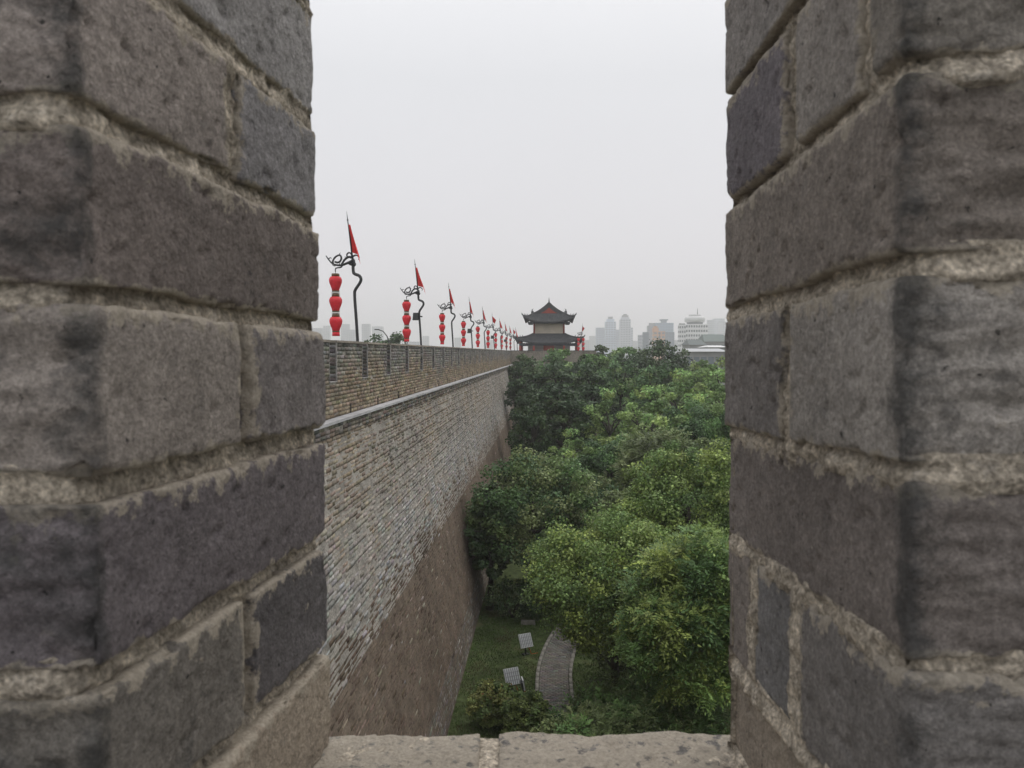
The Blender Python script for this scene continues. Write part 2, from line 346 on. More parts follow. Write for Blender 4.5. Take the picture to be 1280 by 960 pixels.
# core, mortar backing
def poly(name, V, fs, m, parent, off=(0, 0, 0)):
    me = bpy.data.meshes.new(name); me.from_pydata([tuple(np.array(v) - np.array(off)) for v in V], [], fs); me.update(); return link(name, me, m, parent)
xa, xb = wallx(0) - .012, wallx(HW - .38) - .012
prof = [(xa, 0), (xb, HW - .38), (-5.22, HW - .37), (-5.22, HW - .07), (-5.9, HW - .07), (-18.5, HW - .07), (-20, 0)]
V = [(x, -9, z) for x, z in prof] + [(x, 140, z) for x, z in prof]; k = len(prof)
fs = [(i, (i + 1) % k, (i + 1) % k + k, i + k) for i in range(k)] + [tuple(range(k))[::-1], tuple(range(k, 2 * k))]
poly('wall_core', V, fs, M_wallmortar, wall, rel)
zz = HW - .38 - 4.9; xq = wallx(0) - .008, wallx(zz) - .008
poly('lower_mortar', [(xq[0], -9, 0), (xq[0], 112, 0), (xq[1], 112, zz), (xq[1], -9, zz), (xq[0] - .003, -9, 0), (xq[0] - .003, 112, 0), (xq[1] - .003, 112, zz), (xq[1] - .003, -9, zz)], [(0, 1, 2, 3), (4, 7, 6, 5), (0, 4, 5, 1), (2, 6, 7, 3)], mat('brown_wall_mortar', (.15, .12, .095), rough=1, spec=.05, noise=[(2, 5, .7, 1.3, .3, .7), (20, 3, .7, 1.3, .3, .7)]), wall, rel)
m = MB(); m.box(-.42, -.014, 0, 92 + 14, 0, ZC - HW - .004)
m.build('parapet_core', M_wallmortar, wall, loc=(PX + 5.3, 6 - 14, HW))
m = MB(); m.box(-18.4 + 5.3, PX - .42 + 5.3, -20, 126, HW - .06, HW + .02); m.build('walkway_paving', M_pave, wall)
# ledge slabs, each a part
y = 6.0
while y < Y1W:
    ln = 1.35 if y < 60 else 4; m = MB(); m.box(-.30, random.uniform(-.004, .004), .004, min(ln, Y1W - y) - .004, 0, .068)
    m.build('ledge_slab', M_ledge, wall, loc=(-5.15 + 5.3, y - 14, HW - .066)); y += ln
# merlons: core, dark reveal bricks, coping, pale mortar arris, loophole drains
q = FIRST - 4 * GAPP; mer = MB(); mer.box(-.42, -.014, .012, GAPP - GAPW - .012, 0, ZT - ZC)
mer_me = mer.mesh('merlon'); mer_me.materials.append(M_wallmortar)
cop = MB(); cop.box(-.46, .035, -.01, GAPP - GAPW + .01, 0, .06, .02, .0); cop_me = cop.mesh('coping'); cop_me.materials.append(M_farwall)
rv, edge = [], MB()
while q < Y1W - 1:
    y0 = q + GAPW
    link('merlon', mer_me, None, wall, (PX + 5.3, y0 - 14, ZC)); link('coping', cop_me, None, wall, (PX + 5.3, y0 - 14, ZT + .003))
    k = 0; zz = ZC
    while zz < ZT - .02:
        for x0, x1 in (((-.40, -.21), (-.20, -.005)) if k % 2 else ((-.30, -.005),)):
            rv.append((PX + (x0 + x1) / 2, y0 + .03, zz + ch / 2, (x1 - x0) / 2, .035, ch / 2 - .009, *vary((.13, .125, .12), .25)))
        zz += ch; k += 1
    for yy in (q - .012, y0 + .0):
        edge.box(PX - .02 + 5.3, PX + .012 + 5.3, yy - 14 - .012, yy - 14 + .016, ZC, ZT)
    edge.box(PX - .30 + 5.3, PX + .02 + 5.3, q - 14, y0 - 14, ZC - .002, ZC + .022)
    if q > 6:
        dr = MB(); yy = q + GAPW + (GAPP - GAPW) / 2; dr.box(-.02, .022, -.05, .05, 0, .27); dr.build('drain_slot', mat('drain_dark', (.02, .018, .015)) if 'drain_dark' not in bpy.data.materials else bpy.data.materials['drain_dark'], wall, loc=(PX + 5.3 - .012, yy - 14, HW + .01))
    q += GAPP
rvn = np.array(rv); V, Q = boxes(*rvn[:, :6].T)
tag(link('reveal_brickwork', quad_mesh('reveal_brickwork', V.reshape(-1, 3) - rel, Q, False, np.repeat(rvn[:, 6:9], 8, 0)), M_wallbrick, wall), kind='stuff')
M_arris = mat('pale_arris', (.33, .315, .30), noise=[(6, 3, .5, 1.2, .3, .7)])
edge.build('pale_mortar_edging', M_arris, wall)

# ------------------------------------------------------------------ far bastion with its watch tower
bas = empty('bastion', (.6, 112, 0)); tag(bas, 'far brick bastion jutting out from the wall below the watch tower', 'bastion')
m = MB(); x0, x1 = -5.2, 6.3
m.box(x0 - .6 - 1.9, x1 - .6 + 1.9, -2.0, 22, 0, HW, 1.9, 1.9); m.build('brick_body', M_farwall, bas)
m = MB(); m.box(-5.9, 5.9, -.15, 20, HW, HW + .07); m.build('ledge', M_ledge, bas)
m = MB(); m.box(-6.3, 5.75, .05, .45, HW + .07, ZC - .0); m.box(5.35, 5.75, .452, 19, HW + .07, ZC); m.build('parapet', M_farwall, bas)
me = MB().box(0, 2.44, 0, .4, 0, ZT - ZC).mesh('merlon'); me.materials.append(M_farwall)
cp = MB().box(-.03, 2.35, -.05, .45, 0, .07).mesh('coping'); cp.materials.append(M_tile)
for i in range(5):
    link('merlon', me, None, bas, (-6.3 + i * 2.45, .05, ZC)); link('coping', cp, None, bas, (-6.3 + i * 2.45, .05, ZT + .003))

def roof_skirt(a, b, a2, b2, ze, zt, lift, thick=.16, n=17, mth=7):
    """concave hipped skirt with upswept corners: eave half sizes a,b -> inner half sizes a2,b2"""
    V, Fc = [], []; ribs = MB(); hipl = []
    def P(side, s, t):
        c = s * abs(s)**.0
        ea = (a + (a2 - a) * t, b + (b2 - b) * t)
        out_ = .35 * lift * abs(s) ** 5 * (1 - t)
        z_ = ze + (zt - ze) * (t ** 1.35) + lift * abs(s) ** 3.5 * (1 - t) ** 1.5
        if side == 0: return (s * (ea[0] + out_), -(ea[1] + out_), z_)
        if side == 1: return ((ea[0] + out_), s * (ea[1] + out_), z_)
        if side == 2: return (-s * (ea[0] + out_), (ea[1] + out_), z_)
        return (-(ea[0] + out_), -s * (ea[1] + out_), z_)
    for sd_ in range(4):
        b0 = len(V); hips = MB(); hipl.append(hips)
        for i in range(n):
            for k in range(mth):
                p = P(sd_, -1 + 2 * i / (n - 1), k / (mth - 1)); V.append(p)
        tot = n * mth
        for i in range(n):
            for k in range(mth):
                p = V[b0 + i * mth + k]; V.append((p[0] * .995, p[1] * .995, p[2] - thick))
        for i in range(n - 1):
            for k in range(mth - 1):
                q = b0 + i * mth + k; Fc.append((q, q + mth, q + mth + 1, q + 1)); q += tot; Fc.append((q, q + 1, q + mth + 1, q + mth))
            q = b0 + i * mth; Fc.append((q, q + tot, q + tot + mth, q + mth))
        L = (a if sd_ % 2 == 0 else b); nr = int(2 * L / .28)
        for r in range(nr + 1):
            s = -1 + 2 * r / nr
            pts = [np.array(P(sd_, s, k / 5)) + [0, 0, .03] for k in range(6)]; ribs.tube(pts, .05, 4)
        pts = [np.array(P(sd_, 1, k / 6)) + [0, 0, .09] for k in range(7)]; hips.tube(pts, [.09] + [.12] * 6, 6)
        e0 = pts[0]; hips.tube([e0, e0 * [1.03, 1.03, 1] + [0, 0, .16], e0 * [1.035, 1.035, 1] + [0, 0, .34]], [.1, .08, .02], 5)
        for tt in (.16, .3, .44):                       # ridge beasts
            p = np.array(P(sd_, 1, tt)); hips.tube([p + [0, 0, .15], p + [0, 0, .42]], [.07, .02], 4)
    me = bpy.data.meshes.new('roof'); me.from_pydata(V, [], Fc); me.update(); return me, ribs, hipl
tw = empty('watch_tower', (-.1, 121, HW)); tag(tw, 'two storey watch tower with upswept grey tiled roofs on the far bastion', 'tower')
TZ = Z0 - HW                                            # eye height in tower frame
def TT(z): return TZ + z
m = MB(); m.box(-4.6, 4.6, -4.6, 4.6, .0, .35); m.build('plinth', M_farwall, tw)
m = MB(); m.box(-3.1, 3.1, -3.1, 3.1, .35, TT(1.75)); m.build('ground_storey_wall', mat('grey_plaster', (.26, .25, .23)), tw)
for x in (-4.2, -2.2, 2.2, 4.2):
    for y in (-4.2, 4.2):
        MB().lathe([(.17, 0), (.15, TT(1.6) - .35)], n=10).build('column', M_redpaint, tw, True, (x, y, .35))
for y in (-2.2, 2.2):
    for x in (-4.2, 4.2): MB().lathe([(.17, 0), (.15, TT(1.6) - .35)], n=10).build('column', M_redpaint, tw, True, (x, y, .35))
MB().box(-.8, .8, -3.2, -3.11, .36, TT(1.1)).build('door', M_redpaint, tw)
m = MB(); m.box(-4.35, 4.35, -4.35, -4.05, TT(1.05), TT(1.4)); m.box(-4.35, 4.35, 4.05, 4.35, TT(1.05), TT(1.4)); m.box(-4.35, -4.05, -4.04, 4.04, TT(1.05), TT(1.4)); m.box(4.05, 4.35, -4.04, 4.04, TT(1.05), TT(1.4)); m.build('eave_beam', M_darkwood, tw)
for dims in ((4.75, 4.75, 2.35, 2.35, TT(1.50), TT(2.75), .72), (3.55, 3.55, 2.35, 2.75, TT(4.62), TT(5.75), .80)):
    me, ribs, hips = roof_skirt(*dims); r = link('roof', me, M_tile, tw)
    tag(ribs.build('tile_ribs', M_tile, r), kind='stuff'); [h__.build('hip_ridge', M_tile, r, True) for h__ in hips]
    a_ = dims[0] - .55; zz = dims[4]
    m = MB()
    for k in range(int(2 * a_ / .32) + 1):              # bracket sets in the shade below the eave
        x = -a_ + k * .32
        m.box(x - .07, x + .07, -a_ - .1, -a_ + .5, zz - .32, zz - .06); m.box(-a_ - .1, -a_ + .5, x - .07, x + .07, zz - .33, zz - .07); m.box(a_ - .5, a_ + .1, x - .07, x + .07, zz - .33, zz - .07)
    tag(m.build('eave_brackets', M_darkwood, tw), kind='stuff')
m = MB(); m.box(-2.18, 2.18, -2.1, 2.1, TT(2.76), TT(4.5)); m.build('upper_storey_wall', M_cream, tw)
for x in (-2.2, 2.2):
    for y in (-2.15, 2.15): MB().lathe([(.14, 0), (.13, 1.75)], n=8).build('column', M_redpaint, tw, True, (x, y, TT(2.75)))
m = MB(); m.box(-2.4, 2.4, -2.35, -2.2, TT(4.3), TT(4.62)); m.box(-2.4, 2.4, 2.2, 2.35, TT(4.3), TT(4.62)); m.box(-2.4, -2.25, -2.19, 2.19, TT(4.3), TT(4.62)); m.box(2.25, 2.4, -2.19, 2.19, TT(4.3), TT(4.62)); m.build('beam', M_darkwood, tw)
m = MB(); m.box(-2.5, 2.5, -2.45, 2.45, TT(2.7), TT(2.86)); m.build('lower_ridge', M_tile, tw)
# gabled top
def gx(t): return 2.38 * (1 - t)
def gz(t): return TT(5.75) + 1.62 * (.55 * t + .45 * t ** 2.0)
V, fs = [], []; n = 9
for yy in (-2.55, 2.55):
    for s in (-1, 1):
        for i in range(n): t = i / (n - 1); V += [(s * (gx(t) + .06), yy, gz(t) + .12), (s * gx(t), yy, gz(t) - .05)]
nn = 2 * n
for si in (0, 1):
    a, b = si * nn, 2 * nn + si * nn
    for i in range(n - 1):
        fs += [(a + 2 * i, a + 2 * i + 2, b + 2 * i + 2, b + 2 * i), (a + 2 * i + 1, b + 2 * i + 1, b + 2 * i + 3, a + 2 * i + 3), (a + 2 * i, a + 2 * i + 1, a + 2 * i + 3, a + 2 * i + 2), (b + 2 * i, b + 2 * i + 2, b + 2 * i + 3, b + 2 * i + 1)]
poly('gable_roof', V, fs, M_tile, tw)
for nm, k, yy, mm in (('gable_board', 1., -2.42, M_tile), ('gable_pediment', .52, -2.47, M_redpaint)):
    pts = [(-gx(i / 8) * k, gz(i / 8) * k + (1 - k) * TT(5.95)) for i in range(9)] + [(gx(i / 8) * k, gz(i / 8) * k + (1 - k) * TT(5.95)) for i in range(7, -1, -1)]
    V = [(x, yy, z) for x, z in pts] + [(x, 2.4, z) for x, z in pts]; k2 = len(pts)
    poly(nm, V, [tuple(range(k2)), tuple(range(k2, 2 * k2))[::-1]] + [(i, i + k2, (i + 1) % k2 + k2, (i + 1) % k2) for i in range(k2)], mm, tw)
m = MB(); m.tube([(0, -2.65, TT(7.42)), (0, 2.65, TT(7.42))], .13, 6); m.build('main_ridge', M_tile, tw)
m = MB(); m.tube([(0, -2.6, TT(7.4)), (0, -2.6, TT(7.75)), (0, -2.6, TT(8.15))], [.14, .07, .02], 6); m.build('finial', M_tile, tw)
for s in (-1, 1):
    m = MB(); m.box(s * 2.45 - .22, s * 2.45 + .22, -2.75, -2.3, TT(5.7), TT(6.15), .05, .05); m.tube([(s * 2.45, -2.5, TT(6.1)), (s * 2.5, -2.5, TT(6.35)), (s * 2.3, -2.5, TT(6.5))], [.1, .07, .02], 5); m.build('ridge_beast', M_tile, tw)

# ------------------------------------------------------------------ dragon lamp posts with flags, lantern strings
S = .0246 / 5.333
def lp(zx, zy, y=0): return ((zx - 270) * S, y, (905 - zy) * S)
LBZ = Z0 + .36                                          # height at which the post passes the coping
def line(pts, **k): return smooth_line([lp(*p) for p in pts], **k)
post = MB(); post.tube([(.0, 0, HW - LBZ + .02)] + line([(270, 905), (262, 760), (252, 600), (258, 560), (285, 520), (296, 492), (285, 468), (255, 455), (245, 440), (241, 370)], k=4), .048, 8)
base_ = MB(); base_.lathe([(.16, 0), (.16, .12), (.09, .2), (.07, .5)], (0, 0, HW - LBZ + .02), 10)
spear = MB(); sp = [lp(241, 372), lp(236, 290, -.07), lp(229, 190, -.17), lp(223, 105, -.26)]
spear.tube(sp, [.03, .026, .02, .016], 6); spear.lathe([(.01, -.02), (.035, .0), (.01, .03)], sp[-1], 8); spear.tube([sp[-1], lp(219, 50, -.31)], [.016, .004], 5)
drag = MB()                                             # wrought iron dragon
drag.tube(line([(62, 332, 0), (72, 352, 0), (95, 378, .02), (125, 392, .03), (160, 398, 0), (200, 388, -.03), (228, 372, 0)]), [.012] + [.03] * 29 + [.035], 6) if False else None
def dtube(p, r0, r1, y=0):
    q = line(p); m_n = len(q); drag.tube(q, [1.45 * (r0 + (r1 - r0) * i / (m_n - 1)) for i in range(m_n)], 6)
dtube([(60, 332), (72, 352, .03), (98, 382, .05), (130, 394, .03), (165, 396, 0), (200, 386, -.05), (232, 372, -.03), (244, 360, 0)], .010, .034)
dtube([(100, 378, .05), (108, 350, .1), (130, 333, .06), (155, 330, -.02), (168, 346, -.08), (160, 368, -.04), (138, 378, 0), (118, 372, .04)], .02, .022)
dtube([(125, 336), (145, 328), (158, 312)], .014, .005)
dtube([(75, 355), (90, 345), (98, 352)], .014, .005)
dtube([(165, 392), (180, 362, .06), (200, 342, .1), (222, 340, .05), (240, 352, 0), (252, 372, -.05), (238, 392, -.03), (215, 384, .04)], .022, .028)
dtube([(205, 345), (200, 325, .03), (212, 312, .04), (228, 318, 0), (236, 336, -.03), (225, 350, 0)], .018, .014)
dtube([(232, 350), (250, 332, .03), (268, 330, .02), (284, 345, 0), (280, 360, 0)], .024, .008)
dtube([(244, 372), (258, 386), (252, 402), (238, 396)], .02, .012)
dtube([(170, 398), (160, 410), (135, 414), (124, 420), (123, 440)], .018, .012)
dtube([(128, 396), (115, 400), (100, 392)], .015, .005)
for q in [(180, 372), (190, 352), (214, 350), (228, 366), (150, 390), (110, 385), (243, 340)]:
    c = np.array(lp(*q)); drag.tube([c, c + [random.uniform(-.05, .05), random.uniform(-.03, .03), random.uniform(.05, .09)]], [.018, .003], 5)
def flag_mesh(fly, seed=1.):
    n, mth = 14, 7; V, fs = [], []
    for i in range(n):
        t = i / (n - 1)
        for k in range(mth):
            s = k / (mth - 1)
            if not fly:                                 # hangs limp along the spear and ends in a torn tail
                zx = 226 + 12 * t + s * (20 + 88 * t ** 1.1) * (1 - .35 * s) * (.8 + .25 * seed); zy = 135 + 175 * t + s * s * 85 * t + 8 * math.sin(s * 7) * t
                y = -.24 + .2 * t - .30 * s * t + .07 * math.sin(s * 9 + t * 3) * t
            else:
                zx = 226 + 12 * t + s * 90 * (1 - .55 * t) * (.5 + .5 * t if fly > 1 else 1); zy = 130 + 130 * t + s * (90 + 20 * t) - 60 * s * t
                y = -.24 + .2 * t + .09 * math.sin(s * 7 + t * 2) * s
            V.append(lp(zx, zy, y))
    for i in range(n - 1):
        for k in range(mth - 1): q = i * mth + k; fs.append((q, q + 1, q + mth + 1, q + mth))
    b = len(V)
    V += [(v[0], v[1] + .006, v[2]) for v in V]; fs += [tuple(q + b for q in f[::-1]) for f in fs]
    me = bpy.data.meshes.new('flag'); me.from_pydata(V, [], fs); me.update(); me.polygons.foreach_set('use_smooth', np.ones(len(fs), bool)); me.materials.append(M_flag); return me
flags = [flag_mesh(0), flag_mesh(1), flag_mesh(0, 2.1), flag_mesh(0, .2)]
def copy_tree(o, parent=None):
    c = o.copy(); C.objects.link(c); c.parent = parent
    for ch_ in list(o.children): copy_tree(ch_, c)
    return c
ordn = ['nearest and tallest', 'second', 'third', 'fourth', 'fifth', 'sixth', 'seventh', 'eighth', 'ninth', 'tenth and smallest']
def lamp_proto():
    t = empty('lamp_post', (0, 0, 0))
    post.build('post', M_iron, t, True); base_.build('post_base', M_iron, t, True); spear.build('spear', M_iron, t, True); drag.build('dragon_bracket', M_iron, t, True)
    tt = bpy.data.objects.new('flag', flags[0]); C.objects.link(tt); tt.parent = t
    return t
def string_proto():
    t = empty('lantern_string', (0, 0, 0)); x0 = -.0
    hook = MB(); hook.tube([(0, 0, .12), (0, 0, -.02)], .008, 5); hook.build('hanging_hook', M_iron, t)
    z = 0
    for k in range(3):
        top = -k * .625
        b = MB(); b.lathe([(.10, -.085), (.15, -.10), (.188, -.155), (.2, -.21), (.19, -.28), (.155, -.38), (.12, -.46), (.108, -.52)], (0, 0, top), 20)
        l = b.build('lantern', M_red, t, True)
        c_ = MB(); c_.lathe([(.118, -.0), (.122, -.085)], (0, 0, top), 18); c_.build('cap', M_gold, l, True)
        c_ = MB(); c_.lathe([(.112, -.522), (.118, -.555)], (0, 0, top), 18); c_.build('lower_rim', M_gold, l, True)
        c_ = MB()
        for i in range(10):                             # thin ribs of the lantern frame
            q = 2 * math.pi * i / 10; c_.tube([(r * math.cos(q), r * math.sin(q), top + z_) for r, z_ in [(.104, -.085), (.153, -.10), (.191, -.155), (.203, -.21), (.193, -.28), (.158, -.38), (.123, -.46), (.111, -.52)]], .004, 3)
        c_.build('frame_rib', M_red, l)
        if k < 2:
            c_ = MB(); c_.lathe([(.06, -.557), (.13, -.575), (.13, -.605), (.06, -.62)], (0, 0, top), 18); c_.build('spacer_ring', M_white, l, True)
        else:
            c_ = MB(); c_.lathe([(.112, -.557), (.12, -.68)], (0, 0, top), 18); c_.build('skirt', M_red, l, True)
    return t
lamp0, str0 = lamp_proto(), string_proto()
spk = MB(); spk.box(-.14, .14, -.13, .13, -.17, .17, .03, .03); spk.box(.13, .30, -.03, .03, -.03, .03)
spk_me = spk.mesh('loudspeaker'); spk_me.materials.append(M_speaker)
hookp = np.array(lp(123, 452))
places = [(-5.95, 24.6 + 12.3 * i, 0) for i in range(10)]
for i, (x, y, rz) in enumerate(places):
    o = lamp0 if i == 0 else copy_tree(lamp0)
    o.location = (x, y, LBZ); j_ = random.uniform(-.06, .06) if i else 0; o.rotation_euler = (0, 0, j_)
    sp_ = ' and loudspeaker' if i in (1, 3, 5, 7) else ''
    tag(o, f'{ordn[i]} black dragon lamp post with red flag{sp_} along the wall', 'lamp post', 'dragon lamp posts along the city wall')
    if i in (1, 3, 6):
        for c_ in o.children:
            if c_.name.startswith('flag'): c_.data = flags[2 if i != 3 else 3]
    if i in (5, 9):
        for c_ in o.children:
            if c_.name.startswith('flag'): c_.data = flags[1]
    if i in (1, 3, 5, 7): link('loudspeaker', spk_me, None, o, (-.24, 0, (905 - 745) * S + .9 if False else 1.32))
    s_ = str0 if i == 0 else copy_tree(str0)
    s_.location = (x + hookp[0] * math.cos(j_), y + hookp[0] * math.sin(j_), LBZ + hookp[2]); s_.rotation_euler = (0, 0, random.uniform(0, 1))
    tag(s_, f'string of three red lanterns hanging from the {ordn[i]} dragon lamp post', 'lanterns', 'red lantern strings along the city wall')
for i, (pxx, dd_, mir) in enumerate([(728, 113.2, 0)]):
    p = at(pxx, 438, dd_); o = copy_tree(lamp0); o.location = (p[0], p[1], LBZ - .15); o.rotation_euler = (0, 0, R_(40))
    for c_ in o.children:
        if c_.name.startswith('flag'): c_.data = flags[1]
    tag(o, 'lamp post with a waving red flag right of the watch tower on the bastion', 'lamp post', 'dragon lamp posts along the city wall')
    for kk, dx in enumerate((-.55, .12)):
        s_ = copy_tree(str0); s_.location = (p[0] + dx, p[1] - .25 * kk - .05, LBZ + 1.92 - .15)
        tag(s_, ['red lantern string just right of the watch tower roof tip', 'red lantern string in front of the post right of the watch tower'][kk], 'lanterns', 'red lantern strings along the city wall')
# short strings seen under the left roof tip
o = copy_tree(lamp0); p = at(647, 438, 114); o.location = (p[0], p[1], LBZ - .6); o.rotation_euler = (0, 0, R_(-25))
tag(o, 'small dragon lamp post close to the left roof tip of the watch tower', 'lamp post', 'dragon lamp posts along the city wall')

# ------------------------------------------------------------------ trees
def unit(v): return v / (np.linalg.norm(v, axis=-1, keepdims=True) + 1e-9)
def clumps(n, rad, rng, low=-.75):
    """clump centres through an ellipsoid, denser outwards, lumpy outline"""
    d = unit(rng.normal(size=(n * 3, 3))); d = d[d[:, 2] > low][:n]
    r = rng.uniform(.35, 1., len(d)) ** .45
    r *= 1 + .40 * fbm(d * 2.2 + rng.uniform(0, 50), 1, 2)
    return d * r[:, None] * np.array(rad)
def leaves(cs, cr, per, size, cols, rng, kind='leaf', droop=.2):
    n = len(cs) * per; ci = np.repeat(np.arange(len(cs)), per)
    d = unit(rng.normal(size=(n, 3))); rr = cr[ci] * rng.uniform(.15, 1, n) ** .5
    p = cs[ci] + d * rr[:, None] * np.array([1, 1, .72])
    base = np.array(cols); ck = rng.integers(0, len(base), len(cs)); cc = base[ck] * np.exp(rng.normal(0, .16, (len(cs), 1)))
    if kind == 'leaf':
        nrm = unit(d * .6 + rng.normal(size=(n, 3)) * .55 + np.array([0, 0, .55]))
        a = unit(np.cross(nrm, rng.normal(size=(n, 3)))); s = np.cross(nrm, a)
        L = size * rng.uniform(.65, 1.3, n)[:, None]; W = L * .42
        V = np.stack([p, p + a * L * .45 + s * W, p + a * L, p + a * L * .5 - s * W], 1)
        col = cc[ci] * np.exp(rng.normal(0, .30, (n, 1)))
    else:                                               # feathered leaves: a drooping stalk with paired leaflets
        K = 11; ax = unit(d + rng.normal(size=(n, 3)) * .5 - np.array([0, 0, droop]))
        side = unit(np.cross(ax, rng.normal(size=(n, 3)) * .35 + np.array([0, 0, 1.])))
        L = size * rng.uniform(.7, 1.25, n)
        k = np.arange(K); t = (k // 2 + 1) / (K // 2 + 1.); sg = np.where(k % 2, 1., -1.); sg[-1] = 0
        pos = p[:, None] + ax[:, None] * (L[:, None] * t)[..., None] - np.array([0, 0, 1.]) * (L[:, None] * t ** 2 * .3)[..., None]
        la = unit(side[:, None] * sg[None, :, None] + ax[:, None] * (.45 + (sg == 0)[None, :, None]) + rng.normal(size=(n, K, 3)) * .15)
        nr = unit(np.cross(la, np.cross(side, ax)[:, None] * .3 + rng.normal(size=(n, K, 3)) * .35 + np.array([0, 0, .001])))
        nr = unit(np.cross(la, np.array([0, 0, 1.]) + rng.normal(size=(n, K, 3)) * .35))
        ll = (L[:, None] * .34 * rng.uniform(.8, 1.2, (n, K)))[..., None]; W = ll * .2
        V = np.stack([pos, pos + la * ll * .45 + nr * W, pos + la * ll, pos + la * ll * .5 - nr * W], 2).reshape(-1, 4, 3)
        col = np.repeat(cc[ci] * np.exp(rng.normal(0, .18, (n, 1))), K, 0)
    m = len(V); return V.reshape(-1, 3), np.arange(m * 4).reshape(m, 4), np.repeat(col, 4, 0)
def crown_mesh(rad, n, per, size, cols, seed, kind='leaf', cr=.24, low=-.75):
    rng = np.random.default_rng(seed); cs = clumps(n, rad, rng, low); r = np.full(len(cs), cr * min(rad[0], rad[1])) * rng.uniform(.7, 1.3, len(cs))
    V, Q, col = leaves(cs, r, per, size, cols, rng, kind); me = quad_mesh('crown', V, Q, False, col); me.materials.append(M_leaf); return me, cs
def trunk_mesh(h, r, cs, zc, seed, k=14):
    rg = random.Random(seed); m = MB(); top = zc + .25 * abs(cs[:, 2]).max()
    lean = [rg.uniform(-.25, .25), rg.uniform(-.25, .25)]
    def ax(t): return np.array([lean[0] * math.sin(t * 2.4), lean[1] * math.sin(t * 2.), t * top])
    m.tube([ax(t / 7) for t in range(8)], [r * (1.25 - .95 * t / 7) if t else r * 1.5 for t in range(8)], 8)
    idx = list(range(len(cs))); rg.shuffle(idx)
    for i in idx[:k]:
        c = cs[i] + [0, 0, zc]; t0 = max(.25, min(.92, (c[2] - .35 * np.hypot(c[0], c[1])) / top)); a = ax(t0)
        mid = (a + c) / 2 + [0, 0, .12 * np.linalg.norm(c - a)] + np.array([rg.uniform(-.2, .2) for _ in range(3)])
        m.tube(smooth_line([a, mid, c], 3), [r * .5, r * .42, r * .36, r * .3, r * .22, r * .14, r * .05], 5)
    me = m.mesh('trunk', True); me.materials.append(M_bark); return me
DK = [(.019, .041, .017), (.024, .049, .020), (.032, .058, .022), (.021, .043, .021)]
MID = [(.034, .072, .026), (.045, .088, .030), (.030, .062, .028), (.055, .095, .035)]
LT = [(.072, .118, .040), (.060, .105, .038), (.086, .130, .046), (.050, .095, .034)]
YG = [(.076, .115, .034), (.062, .100, .031), (.050, .088, .028), (.085, .122, .034), (.040, .075, .026)]
GB = [(.046, .070, .030), (.056, .080, .034), (.036, .058, .027)]
BR = lambda L, k: [(c[0] * k * 1.22, c[1] * k * 1.04, c[2] * k) for c in L]
DK, MID, LT, YG, GB = BR(DK, 2.1), BR(MID, 2.65), BR(LT, 2.6), BR(YG, 2.75), BR(GB, 2.7)
protos = {}
def tree(pxc, pyt, wpx, d, pal, label, pyb=None, fine=1, kind='leaf', share=None, shape=1., name='broadleaf_tree', gr='trees in the park below the wall', asym=(0, 0)):
    """crown centre column, top row, width in the photograph; crown foot row pyb"""
    top = at(pxc, pyt, d); hgt = top[2]; rx = wpx * d / 2000; zb = at(pxc, pyb, d)[2] if pyb else hgt * .22
    zb = max(zb, .4); rz = (hgt - zb) / 2 * .92; zc = hgt - rz * 1.06
    key = share
    if key and key in protos: me, cs, tr, (ox, oz, ozc) = protos[key]
    else:
        seed = int(pxc * 7 + pyt * 13); size = .0034 * d if kind == 'leaf' else .0155 * d
        size = max(size, .08) if kind == 'leaf' else size
        n = int((60 if d > 60 else 110) * fine); per = int((95 if d > 60 else 210) * (1 if kind == 'leaf' else .22))
        me, cs = crown_mesh((rx, rx * shape, rz), n, per, size, pal, seed, kind, .25 if d > 60 else .2)
        tr = trunk_mesh(hgt, max(.09, .022 * hgt), cs, zc, seed); ox, oz, ozc = rx, rz, zc
        if key: protos[key] = (me, cs, tr, (ox, oz, ozc))
    e_ = empty(name, (top[0], top[1], 0), random.uniform(0, 6.28) if key else 0)
    tag(e_, label, 'tree', gr)
    c_ = link('crown', me, None, e_, (0, 0, zc)); t_ = link('trunk', tr, None, e_)
    if key: c_.scale = (rx / ox, rx / ox, rz / oz); t_.scale = (rx / ox, rx / ox, zc / ozc)
    return e_
# far row in front of the bastion and beyond
tree(652, 441, 44, 100, DK, 'dark tree in the corner where the wall meets the far bastion', share='d1')
tree(694, 434, 58, 103, MID, 'round pale green tree top in front of the watch tower base', share='m1')
tree(668, 446, 44, 98, DK, 'dark tree crown left below the watch tower', share='d1')
tree(730, 441, 52, 100, DK, 'dark tree in front of the right end of the far bastion', share='d1')
tree(760, 430, 44, 112, DK, 'bluish dark tree top standing left of the pale twin towers', share='d1')
tree(782, 432, 56, 108, MID, 'yellowish tree crown below the pale twin towers', share='m1')
tree(800, 436, 44, 104, DK, 'dark tree crown beside the spreading dark conifer on its left', share='d1')
tree(740, 441, 48, 94, MID, 'mid green tree below the bastion corner', share='m1')
tree(868, 446, 60, 84, LT, 'light green tree right of the dark spreading conifer', share='l1')
tree(898, 439, 66, 80, LT, 'bright light green tree top against the grey roofs by the right merlon', share='l1')
tree(935, 448, 80, 90, LT, 'light tree half hidden behind the right merlon', share='l1')
